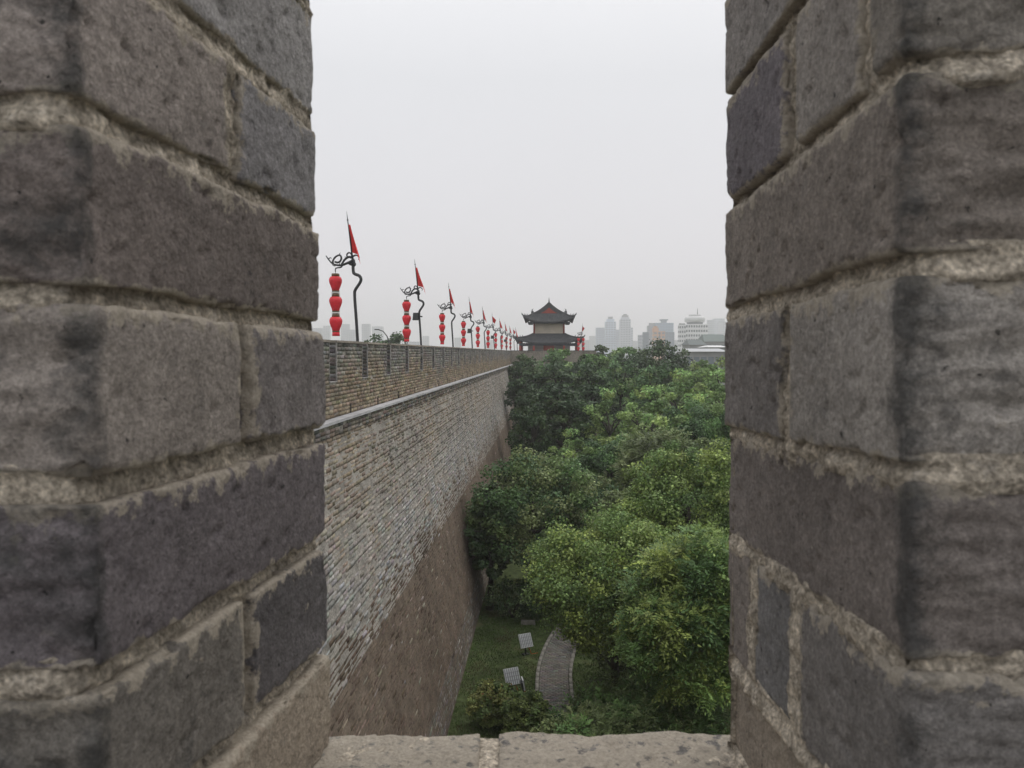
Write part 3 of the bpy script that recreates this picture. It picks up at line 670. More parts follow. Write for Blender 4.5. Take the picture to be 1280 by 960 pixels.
# the dark spreading conifer
def conifer(pxc, pyt, wpx, d, label):
    top = at(pxc, pyt, d); h = top[2]; rng = np.random.default_rng(5); r = wpx * d / 2000; cs = []
    for k in range(9):
        zz = h * (1 - .04 * k - .02); rr = r * min(1, .18 + .24 * k)
        for a in range(5 + 4 * k):
            q = rng.uniform(0, 6.28); u = rng.uniform(.4, 1); cs.append((math.cos(q) * rr * u, math.sin(q) * rr * u, zz - h / 2 + rng.normal() * .12))
    cs = np.array(cs); V, Q, col = leaves(cs, np.full(len(cs), r * .16) * rng.uniform(.8, 1.3, len(cs)), 55, .26, DK, rng)
    e_ = empty('conifer_tree', (top[0], top[1], 0)); tag(e_, label, 'tree', 'trees in the park below the wall')
    me = quad_mesh('crown', V, Q, False, col * .85); link('crown', me, M_needle, e_, (0, 0, h / 2)); link('trunk', trunk_mesh(h, .25, cs, h / 2, 3, 20), None, e_)
conifer(826, 427, 92, 92, 'dark spreading conifer with layered branches against the orange tower block')
# second rank
tree(661, 452, 52, 82, DK, 'dark tree pressed against the far end of the city wall', share='d2')
tree(700, 455, 74, 80, DK, 'dark green tree in the second rank below the watch tower', share='d2')
tree(742, 456, 66, 76, DK, 'dark tree with pale tips left of the light green trees', share='d2')
tree(775, 450, 60, 80, MID, 'olive green tree in the middle of the far canopy', share='m2')
tree(815, 455, 66, 74, MID, 'mid green tree below the dark spreading conifer', share='m2')
tree(850, 464, 70, 64, LT, 'light yellow green tree near the right merlon, upper rank', share='l2')
tree(902, 464, 76, 60, LT, 'light green tree touching the right merlon, upper rank', share='l2')
# third rank
tree(664, 480, 58, 66, DK, 'tall dark tree beside the wall with the pale lower corner', share='d3')
tree(706, 482, 86, 60, DK, 'broad dark bluish tree in the shade of the wall', share='d3')
tree(664, 500, 50, 58, DK, 'low dark tree hiding the foot of the far wall', share='d3')
tree(762, 488, 66, 58, LT, 'light leafy tree left edge of the bright canopy', share='l2')
tree(808, 486, 90, 54, LT, 'broad light green tree in the centre of the canopy', share='l2')
tree(868, 500, 96, 50, MID, 'wide mid green tree at mid height by the right merlon', share='m3')
tree(915, 500, 60, 46, YG, 'yellow green tree behind the edge of the right merlon', share='m3')
tree(712, 538, 60, 54, LT, 'small bright green tree crown between dark neighbours', share='l2')
tree(768, 545, 90, 48, MID, 'mid green tree above the dark maple', share='m3')
tree(828, 530, 96, 44, GB, 'grey green feathery tree in the centre right of the canopy', kind='spray', pyb=720)
tree(895, 545, 84, 40, GB, 'grey green tree beside the right merlon, mid rank', kind='leaf', pyb=720, share=None)
# near trees
tree(668, 560, 168, 38, GB[1:2] + MID[:1] + MID[2:] + DK[2:3], 'large dark leafy tree growing close to the foot of the wall', pyb=765, fine=2.1)
tree(742, 590, 110, 40, GB + MID[2:3], 'dull green tree between the dark wall side tree and the yellow green tree', pyb=760, fine=1)
tree(612, 600, 56, 37, GB[:1] + DK, 'narrow tree with upright shoots against the brown wall', pyb=775, fine=.8)
tree(858, 552, 165, 29, YG, 'big yellow green tree with small leaves filling the right of the view', pyb=780, fine=2.7)
tree(772, 640, 205, 26.5, YG, 'yellow green tree leaning over the curved path', pyb=822, fine=3.0)
tree(872, 670, 160, 22, YG[:4] + MID[:2], 'feather leaved tree in front of the yellow green tree', pyb=885, fine=2.4, kind='spray')

def shrub(p, r, h, cols, n, per, size, label, kind='leaf', seed=1, twigs=8, name='shrub', cat='shrub', flower=None):
    rng = np.random.default_rng(seed); cs = clumps(n, (r, r, h / 2), rng, -.9)
    V, Q, col = leaves(cs, np.full(len(cs), r * .22), per, size, cols, rng, kind)
    e_ = empty(name, (p[0], p[1], 0)); tag(e_, label, cat)
    me = quad_mesh('foliage', V, Q, False, col); link('foliage', me, M_leaf, e_, (0, 0, h / 2 + .1))
    m = MB()
    for i in range(twigs):
        c = cs[rng.integers(0, len(cs))] * 1.05 + [0, 0, h / 2]; s = np.array([rng.uniform(-.1, .1), rng.uniform(-.1, .1), 0])
        m.tube(smooth_line([s, (s + c) / 2 + [0, 0, .15 * h], c], 3), [.035, .03, .027, .023, .018, .012, .004], 5)
    m.build('stems', M_bark, e_, True)
    if flower:
        k = rng.integers(0, len(V) // 4, flower); t = V.reshape(-1, 4, 3)[k]; t = t[(t[:, 0, 2] > .1 * h)]
        tag(link('young_orange_leaves', quad_mesh('young_orange_leaves', (t + [0, 0, .03]).reshape(-1, 3), np.arange(len(t) * 4).reshape(-1, 4), False, np.tile([[.25, .11, .03]], (len(t) * 4, 1))), M_leaf, e_, (0, 0, h / 2 + .1)), kind='stuff')
def gp(px_, py_):                                       # ground point under that pixel
    u, v = (px_ - 640) / 1000, (480 - py_) / 1000
    z_ = v * math.cos(PITCH) - math.sin(PITCH); f_ = math.cos(PITCH) + v * math.sin(PITCH); s = -Z0 / z_
    return F[:2] * f_ * s + Rr[:2] * u * s
SH = [(.18, .225, .075), (.14, .20, .07), (.22, .235, .08)]
shrub(gp(615, 908), .68, 1.35, SH, 110, 130, .085, 'clipped round shrub with orange leaf tips left of the two by the wall foot', seed=21, flower=260)
shrub(gp(655, 920), .72, 1.3, SH[:2], 110, 130, .08, 'clipped round green shrub right of the orange tipped one', seed=22)
shrub(gp(708, 935), .8, 1.0, GB + DK[2:3], 50, 60, .09, 'low loose shrub covering the near end of the curved path', seed=23)
shrub(gp(770, 925), 1.3, 1.8, GB + MID[:2], 60, 34, .34, 'feather leaved bush at the foot of the view, left one', 'spray', seed=24, twigs=16)
shrub(gp(850, 930), 1.5, 2.6, MID[:2] + GB[:1], 70, 34, .34, 'feather leaved bush with bare pale twigs below the big tree', 'spray', seed=25, twigs=22)
shrub(gp(905, 900), 1.4, 3.0, MID[:2] + DK[:1], 60, 32, .34, 'bush standing at the foot of the right merlon view', 'spray', seed=26, twigs=14)
for k_, (a_, b_, h_, kd, nm) in enumerate([(700, 975, 1.5, 'leaf', 'low leafy bush at the bottom edge right of the round shrubs'), (755, 985, 2.0, 'spray', 'feather leaved bush at the bottom edge, leftmost'), (815, 985, 2.2, 'spray', 'feather leaved bush at the bottom edge in the middle'), (872, 975, 2.4, 'spray', 'feather leaved bush at the bottom edge by the right merlon')]):
    shrub(gp(a_, b_), 1.25, h_, MID[:2] + GB[:2], 60, 34 if kd == 'spray' else 90, .32 if kd == 'spray' else .09, nm, kd, seed=40 + k_, twigs=12)
shrub(gp(775, 850), 1.0, 1.9, GB, 40, 60, .09, 'greyish twiggy bush beside the path kerb', seed=27, twigs=18)
shrub(gp(640, 772), 1.3, 1.5, DK[:2] + GB[2:], 36, 60, .1, 'dark undergrowth bush in the shade below the wall side tree', seed=28)
shrub(gp(690, 775), 1.5, 1.8, DK[:2], 40, 60, .1, 'dark undergrowth bush behind the top of the lawn', seed=29)
shrub(gp(740, 800), 1.4, 1.6, DK[:2] + GB[2:], 40, 60, .1, 'dark bush right of the path under the yellow green tree', seed=30)
shrub(gp(830, 840), 1.6, 2.4, MID[:1] + DK[2:], 50, 70, .1, 'dark green bush under the feather leaved tree', seed=31, twigs=14)

# ------------------------------------------------------------------ lawn, path, floodlights
n = 52000; X = RNG.uniform(-3.4, 3.5, n); Y = RNG.uniform(22, 42, n)
cx_, cy_ = gp(695, 850)
h_ = RNG.uniform(.03, .085, n); a_ = RNG.uniform(0, 6.28, n); dx, dy = np.cos(a_) * .012, np.sin(a_) * .012
keep = fbm(np.stack([X, Y, 0 * X], 1), .8, 3) > -.35
# the curved path: centre line through photographed points
cl_px = [(705, 935, 46), (697, 900, 46), (693, 870, 45), (693, 840, 42), (699, 815, 38), (712, 790, 34), (735, 765, 31)]
cpts = smooth_line([np.array([*gp(a, b), 0]) for a, b, _ in cl_px], 8); PW = .54
cp_ = np.array(cpts); dist = np.min(np.hypot(X[:, None] - cp_[None, :, 0], Y[:, None] - cp_[None, :, 1]), 1)
keep &= dist > PW + .12; keep &= X > wallx(0) + .02
X, Y, h_, dx, dy = X[keep], Y[keep], h_[keep], dx[keep], dy[keep]; lx, ly = RNG.normal(0, .02, len(X)), RNG.normal(0, .02, len(X))
V = np.stack([np.stack([X - dx, Y - dy, 0 * X], 1), np.stack([X + dx, Y + dy, 0 * X], 1), np.stack([X + lx, Y + ly, h_], 1)], 1)
gc = np.array([.075, .125, .035]) * np.exp(RNG.normal(0, .25, (len(X), 1))) * (1 + .7 * fbm(np.stack([X, Y, 0 * X], 1), .7, 3, 5)[:, None])
dry = fbm(np.stack([X, Y, 0 * X], 1), .9, 4, 8) + RNG.normal(0, .12, len(X)) - .12 * (X - wallx(0)) / 3 > .16; gc[dry] = gc[dry] * 0 + np.array([.11, .10, .05])
tag(link('grass', quad_mesh('grass', V.reshape(-1, 3), np.arange(len(X) * 3).reshape(-1, 3), False, np.repeat(gc, 3, 0)), M_grass), 'short patchy lawn between the wall foot and the curved path', 'grass', kind='stuff')
path = empty('path', tuple(cpts[16])); path['kind'] = 'structure'; po = cpts[16]
tang = np.gradient(cp_, axis=0); tang = unit(tang); nor = np.stack([-tang[:, 1], tang[:, 0], 0 * tang[:, 0]], 1)
V = np.concatenate([cp_ - nor * PW, cp_ + nor * PW]) + [0, 0, .012]; k = len(cp_)
link('path_bed', quad_mesh('path_bed', V - po, np.array([(i, i + k, i + 1 + k, i + 1) for i in range(k - 1)])), M_joint, path)
seg = np.concatenate([[0], np.cumsum(np.linalg.norm(np.diff(cp_, axis=0), axis=1))])
def along(s): return np.array([np.interp(s, seg, cp_[:, i]) for i in range(3)]), unit(np.array([np.interp(s, seg, nor[:, i]) for i in range(3)]))
pv, pc = [], []
s = 0; r_ = 0
def slab(s0, s1, o0, o1, z0, z1):
    o = []
    for z_ in (z0, z1):
        for (ss, oo) in ((s0, o0), (s1, o0), (s1, o1), (s0, o1)):
            p, nn_ = along(ss); o.append(p + nn_ * oo + [0, 0, z_])
    return o
while s + .12 < seg[-1]:
    o_ = -PW - (.1 if r_ % 2 else 0)
    while o_ < PW:
        a0, a1 = max(o_, -PW), min(o_ + .2, PW)
        if a1 - a0 > .03: pv.append(slab(s + .005, s + .115, a0 + .005, a1 - .005, .005, .04 + random.uniform(-.003, .003))); pc.append(vary((.17, .16, .145), .14))
        o_ += .2
    s += .12; r_ += 1
q8 = np.array([[4, 5, 6, 7], [0, 1, 5, 4], [1, 2, 6, 5], [2, 3, 7, 6], [3, 0, 4, 7]])
V = np.array(pv); Qp = ((np.arange(len(V)) * 8)[:, None, None] + q8).reshape(-1, 4)
tag(link('pavers', quad_mesh('pavers', V.reshape(-1, 3) - po, Qp, False, np.repeat(np.array(pc), 8, 0)), M_paver, path), kind='stuff')
for sgn in (-1, 1):
    s = 0
    while s + .5 < seg[-1]:
        o0 = sgn * (PW + .01); o1 = sgn * (PW + .13); v = np.array(slab(s + .006, s + .494, o0, o1, 0, .11)); c = v.mean(0)
        link('kerb_stone', quad_mesh('kerb_stone', v - c, q8), M_kerb, path, c - po); s += .5
def floodlight(g, rz, tilt, s, label):
    e_ = empty('floodlight', (g[0], g[1], 0), rz); tag(e_, label, 'floodlight', 'floodlights on the lawn')
    m = MB(); m.tube([(0, 0, 0), (0, 0, .42 * s)], .03, 8); m.box(-.12, .12, -.1, .1, 0, .03); m.build('stand', M_iron, e_)
    m = MB(); m.tube([(-.2 * s, 0, .62 * s), (-.2 * s, 0, .42 * s), (.2 * s, 0, .42 * s), (.2 * s, 0, .62 * s)], .018, 6); m.build('yoke', M_iron, e_)
    ct, st = math.cos(tilt), math.sin(tilt)
    def rot(v): return (v[0] * s, (v[1] * ct - v[2] * st) * s, (v[1] * st + v[2] * ct) * s + .62 * s)
    m = MB().box(-.3, .3, -.30, .30, -.03, .03); m.v = [rot(v) for v in m.v]; m.build('lamp_panel', M_panel, e_)
    m = MB()
    for k in range(7): m.box(-.27 + k * .083, -.25 + k * .083, -.28, .28, .03, .05)
    for k in range(3): m.box(-.28, .28, -.15 + k * .14, -.135 + k * .14, .031, .045)
    m.v = [rot(v) for v in m.v]; m.build('grille', mat('panel_grille', (.30, .31, .32)) if 'panel_grille' not in bpy.data.materials else bpy.data.materials['panel_grille'], e_)
    m = MB().box(-.22, .22, -.14, .14, -.13, -.032, 0, 0); m.v = [rot(v) for v in m.v]; m.build('housing', M_iron, e_)
    m = MB(); m.tube(smooth_line([(.05, 0, .35 * s), (.16, -.05, .2), (.22, -.1, .02), (.5, -.1, .015)], 3), .014, 5); m.build('cable', M_orange, e_)
floodlight(gp(657, 818), R_(30), R_(62), .9, 'white grilled floodlight panel on a stand, farther of those on the lawn')
floodlight(gp(640, 866), R_(28), R_(60), .95, 'white tilted floodlight panel behind the orange tipped shrub')
floodlight(gp(654, 868), R_(100), R_(80), .62, 'white floodlight seen edge on beside the tilted one')
# stone bench-like slab under the trees
o = MB().box(-.32, .32, -.12, .12, 0, .16, .03, .03).build('stone_block', M_kerb, None, loc=(*gp(660, 780), 0)); tag(o, 'pale low stone block in the shade at the top of the lawn', 'stone')

# ------------------------------------------------------------------ city beyond
def building(px0, px1, pyt, d, col, label, steps=(), bands=0, depth=None, glass=(.22, .25, .30), cols=0, wing=None, roofcol=None):
    a, b = at(px0, pyt, d), at(px1, pyt, d); wd = np.linalg.norm((b - a)[:2]); c = (a + b) / 2; h = c[2]; dp = depth or wd * .8
    e_ = empty('tower_block', (c[0], c[1], 0), YAW); tag(e_, label, 'building', 'city buildings beyond the park')
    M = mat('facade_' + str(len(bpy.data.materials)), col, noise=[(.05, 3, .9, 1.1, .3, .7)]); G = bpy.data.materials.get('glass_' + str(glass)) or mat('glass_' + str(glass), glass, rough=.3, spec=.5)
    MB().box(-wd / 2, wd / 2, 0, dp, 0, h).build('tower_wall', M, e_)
    zz = h
    for (w0, w1, hh, cc) in steps:                      # stepped crown: fractions of width, height m
        MB().box((w0 - .5) * wd, (w1 - .5) * wd, dp * .1, dp * .9, zz, zz + hh).build('roof_crown', mat('crown_%d' % len(bpy.data.materials), cc or col), e_); zz += hh
    fl = 3.3; n = bands or int(h / fl)
    for k in range(n):                                  # each floor's window strip is a part
        z_ = h - (k + .75) * (h / n if not bands else fl * 1.1)
        if z_ < 12: break
        m = MB(); kc = cols or max(3, int(wd / 3.5))
        for q in range(kc):
            x_ = -wd / 2 + wd * (q + .5) / kc; m.box(x_ - wd / kc * .32, x_ + wd / kc * .32, -.12, .4, z_, z_ + 1.7)
        for q in range(max(2, int(dp / 4))):
            y_ = dp * (q + .5) / max(2, int(dp / 4)); m.box(wd / 2 - .4, wd / 2 + .12, y_ - 1, y_ + 1, z_, z_ + 1.7); m.box(-wd / 2 - .12, -wd / 2 + .4, y_ - 1, y_ + 1, z_, z_ + 1.7)
        tag(m.build('window_row', G, e_), kind='stuff')
    return e_, wd, dp, h
LB = (.42, .45, .50); GR = (.40, .40, .41)
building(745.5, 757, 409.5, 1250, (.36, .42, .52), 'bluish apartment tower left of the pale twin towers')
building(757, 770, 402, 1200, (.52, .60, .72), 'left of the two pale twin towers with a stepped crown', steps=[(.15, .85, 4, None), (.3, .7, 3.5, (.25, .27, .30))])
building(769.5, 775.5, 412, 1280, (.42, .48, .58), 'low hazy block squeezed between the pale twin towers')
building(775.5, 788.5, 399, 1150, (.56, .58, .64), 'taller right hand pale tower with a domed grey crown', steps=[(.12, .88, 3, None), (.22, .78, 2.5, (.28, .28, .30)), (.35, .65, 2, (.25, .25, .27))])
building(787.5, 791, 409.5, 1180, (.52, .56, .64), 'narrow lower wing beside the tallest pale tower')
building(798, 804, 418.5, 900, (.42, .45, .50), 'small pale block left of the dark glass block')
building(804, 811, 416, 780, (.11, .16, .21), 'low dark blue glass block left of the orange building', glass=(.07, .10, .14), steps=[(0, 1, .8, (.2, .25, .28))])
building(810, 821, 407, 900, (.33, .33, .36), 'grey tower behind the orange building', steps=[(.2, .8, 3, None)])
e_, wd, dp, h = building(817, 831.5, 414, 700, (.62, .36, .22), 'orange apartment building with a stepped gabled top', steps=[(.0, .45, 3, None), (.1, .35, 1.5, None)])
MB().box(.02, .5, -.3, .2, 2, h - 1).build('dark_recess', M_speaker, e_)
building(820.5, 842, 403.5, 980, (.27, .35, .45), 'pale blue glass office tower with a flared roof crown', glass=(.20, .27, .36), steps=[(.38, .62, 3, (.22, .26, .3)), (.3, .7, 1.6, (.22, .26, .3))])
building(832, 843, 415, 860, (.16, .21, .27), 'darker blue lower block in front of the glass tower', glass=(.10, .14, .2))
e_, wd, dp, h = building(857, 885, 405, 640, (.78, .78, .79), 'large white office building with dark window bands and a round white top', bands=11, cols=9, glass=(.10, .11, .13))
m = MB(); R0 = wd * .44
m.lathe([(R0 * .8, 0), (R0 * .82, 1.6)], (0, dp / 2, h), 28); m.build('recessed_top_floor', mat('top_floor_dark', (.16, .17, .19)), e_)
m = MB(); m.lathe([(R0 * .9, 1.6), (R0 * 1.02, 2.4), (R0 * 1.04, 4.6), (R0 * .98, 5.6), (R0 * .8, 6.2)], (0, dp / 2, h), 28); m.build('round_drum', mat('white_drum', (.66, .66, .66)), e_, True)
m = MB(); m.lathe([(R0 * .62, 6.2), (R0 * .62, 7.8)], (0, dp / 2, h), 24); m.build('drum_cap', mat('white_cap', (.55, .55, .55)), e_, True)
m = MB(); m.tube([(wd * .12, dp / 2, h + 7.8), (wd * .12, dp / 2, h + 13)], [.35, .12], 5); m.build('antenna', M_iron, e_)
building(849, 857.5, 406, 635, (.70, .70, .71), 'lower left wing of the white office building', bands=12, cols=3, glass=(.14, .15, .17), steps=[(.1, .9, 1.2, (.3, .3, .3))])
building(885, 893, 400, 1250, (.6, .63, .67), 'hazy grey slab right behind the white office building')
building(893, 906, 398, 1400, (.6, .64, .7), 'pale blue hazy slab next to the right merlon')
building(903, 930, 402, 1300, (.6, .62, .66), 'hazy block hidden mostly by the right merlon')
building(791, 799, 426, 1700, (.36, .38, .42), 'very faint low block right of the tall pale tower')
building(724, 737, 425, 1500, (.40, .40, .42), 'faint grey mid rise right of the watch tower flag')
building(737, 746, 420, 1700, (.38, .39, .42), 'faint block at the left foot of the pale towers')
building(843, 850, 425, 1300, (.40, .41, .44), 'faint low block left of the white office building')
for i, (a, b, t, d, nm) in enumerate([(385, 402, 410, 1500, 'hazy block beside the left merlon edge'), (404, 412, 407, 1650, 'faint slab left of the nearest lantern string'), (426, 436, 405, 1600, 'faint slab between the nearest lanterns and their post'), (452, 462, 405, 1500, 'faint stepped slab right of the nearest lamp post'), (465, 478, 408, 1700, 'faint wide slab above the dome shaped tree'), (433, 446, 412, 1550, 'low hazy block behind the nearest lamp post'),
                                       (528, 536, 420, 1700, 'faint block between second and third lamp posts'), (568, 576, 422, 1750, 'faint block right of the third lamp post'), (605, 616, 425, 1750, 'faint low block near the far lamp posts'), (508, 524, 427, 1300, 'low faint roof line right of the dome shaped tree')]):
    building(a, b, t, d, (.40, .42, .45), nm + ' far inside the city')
# grey roofed halls and white roof right, below the white office building
def hall(px0, px1, pye, pyr, d, col, label):
    a, b = at(px0, pye, d), at(px1, pye, d); wd = np.linalg.norm((b - a)[:2]); c = (a + b) / 2; hr = at(px0, pyr, d)[2] - c[2]
    e_ = empty('hall', (c[0], c[1], 0), YAW); tag(e_, label, 'building'); 
    MB().box(-wd / 2 + .6, wd / 2 - .6, .6, 15, 0, c[2]).build('wall', mat('hall_wall_%d' % len(bpy.data.materials), (.24, .24, .24), noise=[(.2, 3, .8, 1.2, .3, .7)]), e_)
    V = [(-wd / 2, 0, c[2]), (wd / 2, 0, c[2]), (wd / 2, 16, c[2]), (-wd / 2, 16, c[2]), (-wd / 2 + 1, 7, c[2] + hr), (wd / 2 - 1, 7, c[2] + hr), (wd / 2 - 1, 9, c[2] + hr), (-wd / 2 + 1, 9, c[2] + hr)]
    poly('roof', V, [(0, 3, 2, 1), (4, 5, 6, 7), (0, 1, 5, 4), (1, 2, 6, 5), (2, 3, 7, 6), (3, 0, 4, 7)], mat('hall_roof_%d' % len(bpy.data.materials), col), e_)
    for k in range(6):
        x = -wd / 2 + wd * (k + .5) / 6; MB().box(x - .7, x + .7, .5, .8, c[2] - 3.2, c[2] - 1.4).build('window', M_glass, e_)
hall(861, 884, 431, 424.5, 330, (.10, .12, .12), 'dark roofed hall in front of the white office building')
hall(880, 912, 427, 417.5, 360, (.13, .16, .15), 'long dark green roofed hall by the right merlon')
hall(886, 912, 434, 431.5, 250, (.62, .62, .62), 'low building with a white roof by the right merlon')
hall(858, 912, 439.5, 435.5, 210, (.42, .43, .44), 'wide low grey roofed building above the light green trees')
# tree, street lamp and far greenery inside the city (left)
tree(482, 417, 62, 100, DK[:3], 'dome shaped dark tree inside the city beyond the second lantern string', fine=2.2, gr='trees inside the city')
tree(462, 424, 30, 112, DK[2:] + GB, 'smaller tree left of the dome shaped tree inside the city', share='d1', gr='trees inside the city')
tree(505, 423, 30, 104, DK[2:] + GB, 'small tree at the right foot of the dome shaped tree', share='d2', gr='trees inside the city')
e_ = empty('street_lamp', tuple(at(482, 440, 70) * [1, 1, 0])); tag(e_, 'thin curved street lamp rising before the dome shaped tree', 'street lamp')
hz = at(482, 412, 70)[2]
MB().tube([(.35, 0, 0), (.3, 0, hz - 1.2), (.15, 0, hz - .6), (-.2, 0, hz - .15), (-.62, 0, hz)], [.09, .06, .05, .045, .04], 6).build('pole', M_iron, e_, True)
MB().box(-.95, -.55, -.1, .1, hz - .03, hz + .05).build('lamp_head', M_iron, e_)
# trees filling the middle distance between park and city, too far to pick apart
rng = np.random.default_rng(99); cs = []
for i in range(260):
    x = rng.uniform(0, 160); y = rng.uniform(120, 330)
    if x < 8 + .0 * y and y < 140: continue
    cs.append((x, y, rng.uniform(2.5, 8.5)))
cs = np.array(cs); V, Q, col = leaves(cs, rng.uniform(2.4, 4.2, len(cs)), 170, .75, DK + MID, rng)
tag(link('far_woods', quad_mesh('far_woods', V, Q, False, col), M_leaf), 'far belt of park trees between the city wall and the halls', 'woods', kind='stuff')

# ------------------------------------------------------------------ our battlement: two merlons and the sill between them
def lines(a, b, fine, fa=0., fb=0., coarse=.035):
    """grid lines from a to b, fine spacing for the first fa and last fb metres"""
    L = [a]; x = a
    while x < b - 1e-6:
        st = fine if (x - a < fa or b - x < fb + 1e-9) else coarse
        if x - a >= fa and b - x > fb: st = min(coarse, max(b - fb - x, fine))
        x = min(b, x + st); L.append(x)
    if len(L) > 2 and L[-1] - L[-2] < fine * .4: L.pop(-2)
    return np.array(L)
def grid_box(lx, ly, lz, skip=()):
    """closed box surface on the given grid lines (welded by position)"""
    Vs, Qs, n = [], [], 0
    def face(A, Bv, fixed, ax, flip):
        nonlocal n
        P, Qm = np.meshgrid(A, Bv, indexing='ij'); v = np.zeros((P.size, 3)); o = [i for i in range(3) if i != ax]
        v[:, o[0]] = P.ravel(); v[:, o[1]] = Qm.ravel(); v[:, ax] = fixed
        i = np.arange(P.size).reshape(P.shape) + n; q = np.stack([i[:-1, :-1], i[1:, :-1], i[1:, 1:], i[:-1, 1:]], -1).reshape(-1, 4)
        if flip: q = q[:, ::-1]
        Vs.append(v); Qs.append(q); n += len(v)
    L = (lx, ly, lz)
    for ax in range(3):
        a, b = [L[i] for i in range(3) if i != ax]
        for k, val in ((0, L[ax][0]), (1, L[ax][-1])):
            if (ax, k) in skip: continue
            face(a, b, val, ax, (k == 0) ^ (ax == 1))
    V = np.concatenate(Vs); Q = np.concatenate(Qs)
    key = np.round(V * 1e5).astype(np.int64); u, idx, inv = np.unique(key, axis=0, return_index=True, return_inverse=True)
    return V[idx], inv.ravel()[Q]
def old_brick(parent, x0, x1, d0, d1, z0, z1, col, hi=True, vis_side=1, xoff=None, zoff=None, rough=1., name='brick', skip=(), seed=0, zfine=None):
    """x0<x1 across, d0<d1 ahead, z over the eye. vis_side: which x end shows (+1 = x1)"""
    if hi:
        fx = (.0 if vis_side > 0 else .085, .085 if vis_side > 0 else .0)
        if vis_side == 0: fx = (1, 1)
        lx = lines(x0, x1, .0037, *fx); ly = lines(d0, d1, .0037, 1, 0) if zfine is None else lines(d0, d1, .0037, 0, .12); lz = lines(z0, z1, .0035, 1, 0) if zfine is None else lines(z0, z1, .0037, 0, .03)
    else:
        f = lambda a, b: np.array([a, a + .007, (a + b) / 2, b - .007, b]); lx, ly, lz = f(x0, x1), f(d0, d1), f(z0, z1)
    side_k = vis_side
    V, Q = grid_box(lx, ly, lz, skip if hi else ())
    c = np.array([(x0 + x1) / 2, (d0 + d1) / 2, (z0 + z1) / 2]); h = np.array([x1 - x0, d1 - d0, z1 - z0]) / 2
    p = V - c; w_ = V + seed * 3.17
    if hi:
        e_n = fbm(w_, 11, 3, 2.); r = .0026 + .015 * np.clip(e_n + .05, 0, 1) + .004 * np.clip(fbm(w_, 45, 2, 4.), 0, 1)
    else: r = np.full(len(V), .007)
    r = r[:, None]; inner = np.clip(p, -(h - r), h - r); dv = p - inner; ln = np.linalg.norm(dv, axis=1, keepdims=True)
    nrm = np.where(ln > 1e-9, dv / np.maximum(ln, 1e-9), 0); p = inner + np.minimum(r, np.maximum(ln, 1e-9)) * nrm if hi else inner + nrm * r
    if hi:
        front = np.clip(-nrm[:, 1], 0, 1)
        lay = fbm(w_ * np.array([1, 1, 3.2]), 16, 4, 6.)
        dsp = .0028 * fbm(w_, 7, 3, 1.) + .0016 * fbm(w_, 30, 4, 3.) + front * rough * (.0055 * lay + .008 * (.32 - np.abs(fbm(w_ * np.array([1, 1, 2.6]), 11, 5, 31.))) - .003)
        if zfine is not None: dsp += np.clip(nrm[:, 2], 0, 1) * (.0035 * fbm(w_, 18, 5, 41.) + .004 * (.3 - np.abs(fbm(w_, 9, 4, 33.))))
        pit = fbm(w_, 60, 2, 7.); dsp -= .0022 * np.clip(pit - .25, 0, .4) / .2
        gouge = fbm(w_ * np.array([1, .6, 1.]), 9, 2, 12.); dsp -= .007 * np.clip(gouge - .42, 0, .3) / .3
        chip = fbm(w_, 24, 3, 15.); edg = np.clip(ln[:, 0] / r[:, 0], 0, 1) * (np.abs(nrm).max(1) < .97)
        dsp -= edg * .022 * np.clip(chip - .18, 0, .5)
        p = p + nrm * dsp[:, None]
        p += .0030 * np.stack([fbm(w_, 10, 2, 20.), fbm(w_, 10, 2, 23.), fbm(w_, 10, 3, 26.)], 1) * np.array([.3, 1, 1.3])
    q_ = V - c; ez = np.where(q_[:, 2] > 0, (h[2] - q_[:, 2]) * .75, (h[2] + q_[:, 2]) * 1.8); side_f = (h[0] - np.abs(q_[:, 0])) < .013
    if d0 > DN + .02: ez = np.where(side_f, np.minimum(ez, h[1] + q_[:, 1]), ez)
    if d1 < DF - .02: ez = np.where(side_f, np.minimum(ez, h[1] - q_[:, 1]), ez)
    smear = np.clip(1 - ez / .022, 0, 1) ** 1.3
    V = p + c
    if xoff is not None: V[:, 0] += xoff(V[:, 1])
    if zoff is not None: V[:, 2] += zoff(V[:, 1])
    W = L3(V[:, 0], V[:, 1], V[:, 2]); cc = W.mean(0); po_ = np.array(parent.location)
    me_ = quad_mesh(name, W - cc, Q, True); me_.attributes.new('smear', 'FLOAT', 'POINT').data.foreach_set('value', smear.astype(np.float32))
    cr_ = (.35 + (side_k < 0) * .6 + .35 * fbm(w_, 9, 2, 50.)) * np.exp(-(np.hypot(h[0] - side_k * q_[:, 0], h[1] + q_[:, 1]) / .017) ** 2) + (.5 if side_k > 0 else .2) * ((h[1] + q_[:, 1]) < .012) if (hi and side_k and abs(d0 - DN) < 1e-6) else 0 * smear  # crust falls off from the corner; flat term paints shade on front faces
    me_.attributes.new('crust_front_shade', 'FLOAT', 'POINT').data.foreach_set('value', cr_.astype(np.float32))
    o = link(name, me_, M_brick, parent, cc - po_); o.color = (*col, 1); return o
GAIN = 2.08
def bc(*s):
    c = lin(s); g = sum(c) / 3; return tuple((g * (1.045, 1, .96)[k] + (v - g) * .6) * (g / .125) ** .45 * GAIN for k, v in enumerate(c))
DN, DF = .5, .92
def yz(py): return at(400, py, DF)[2] - Z0              # height of a photographed row at the far arris
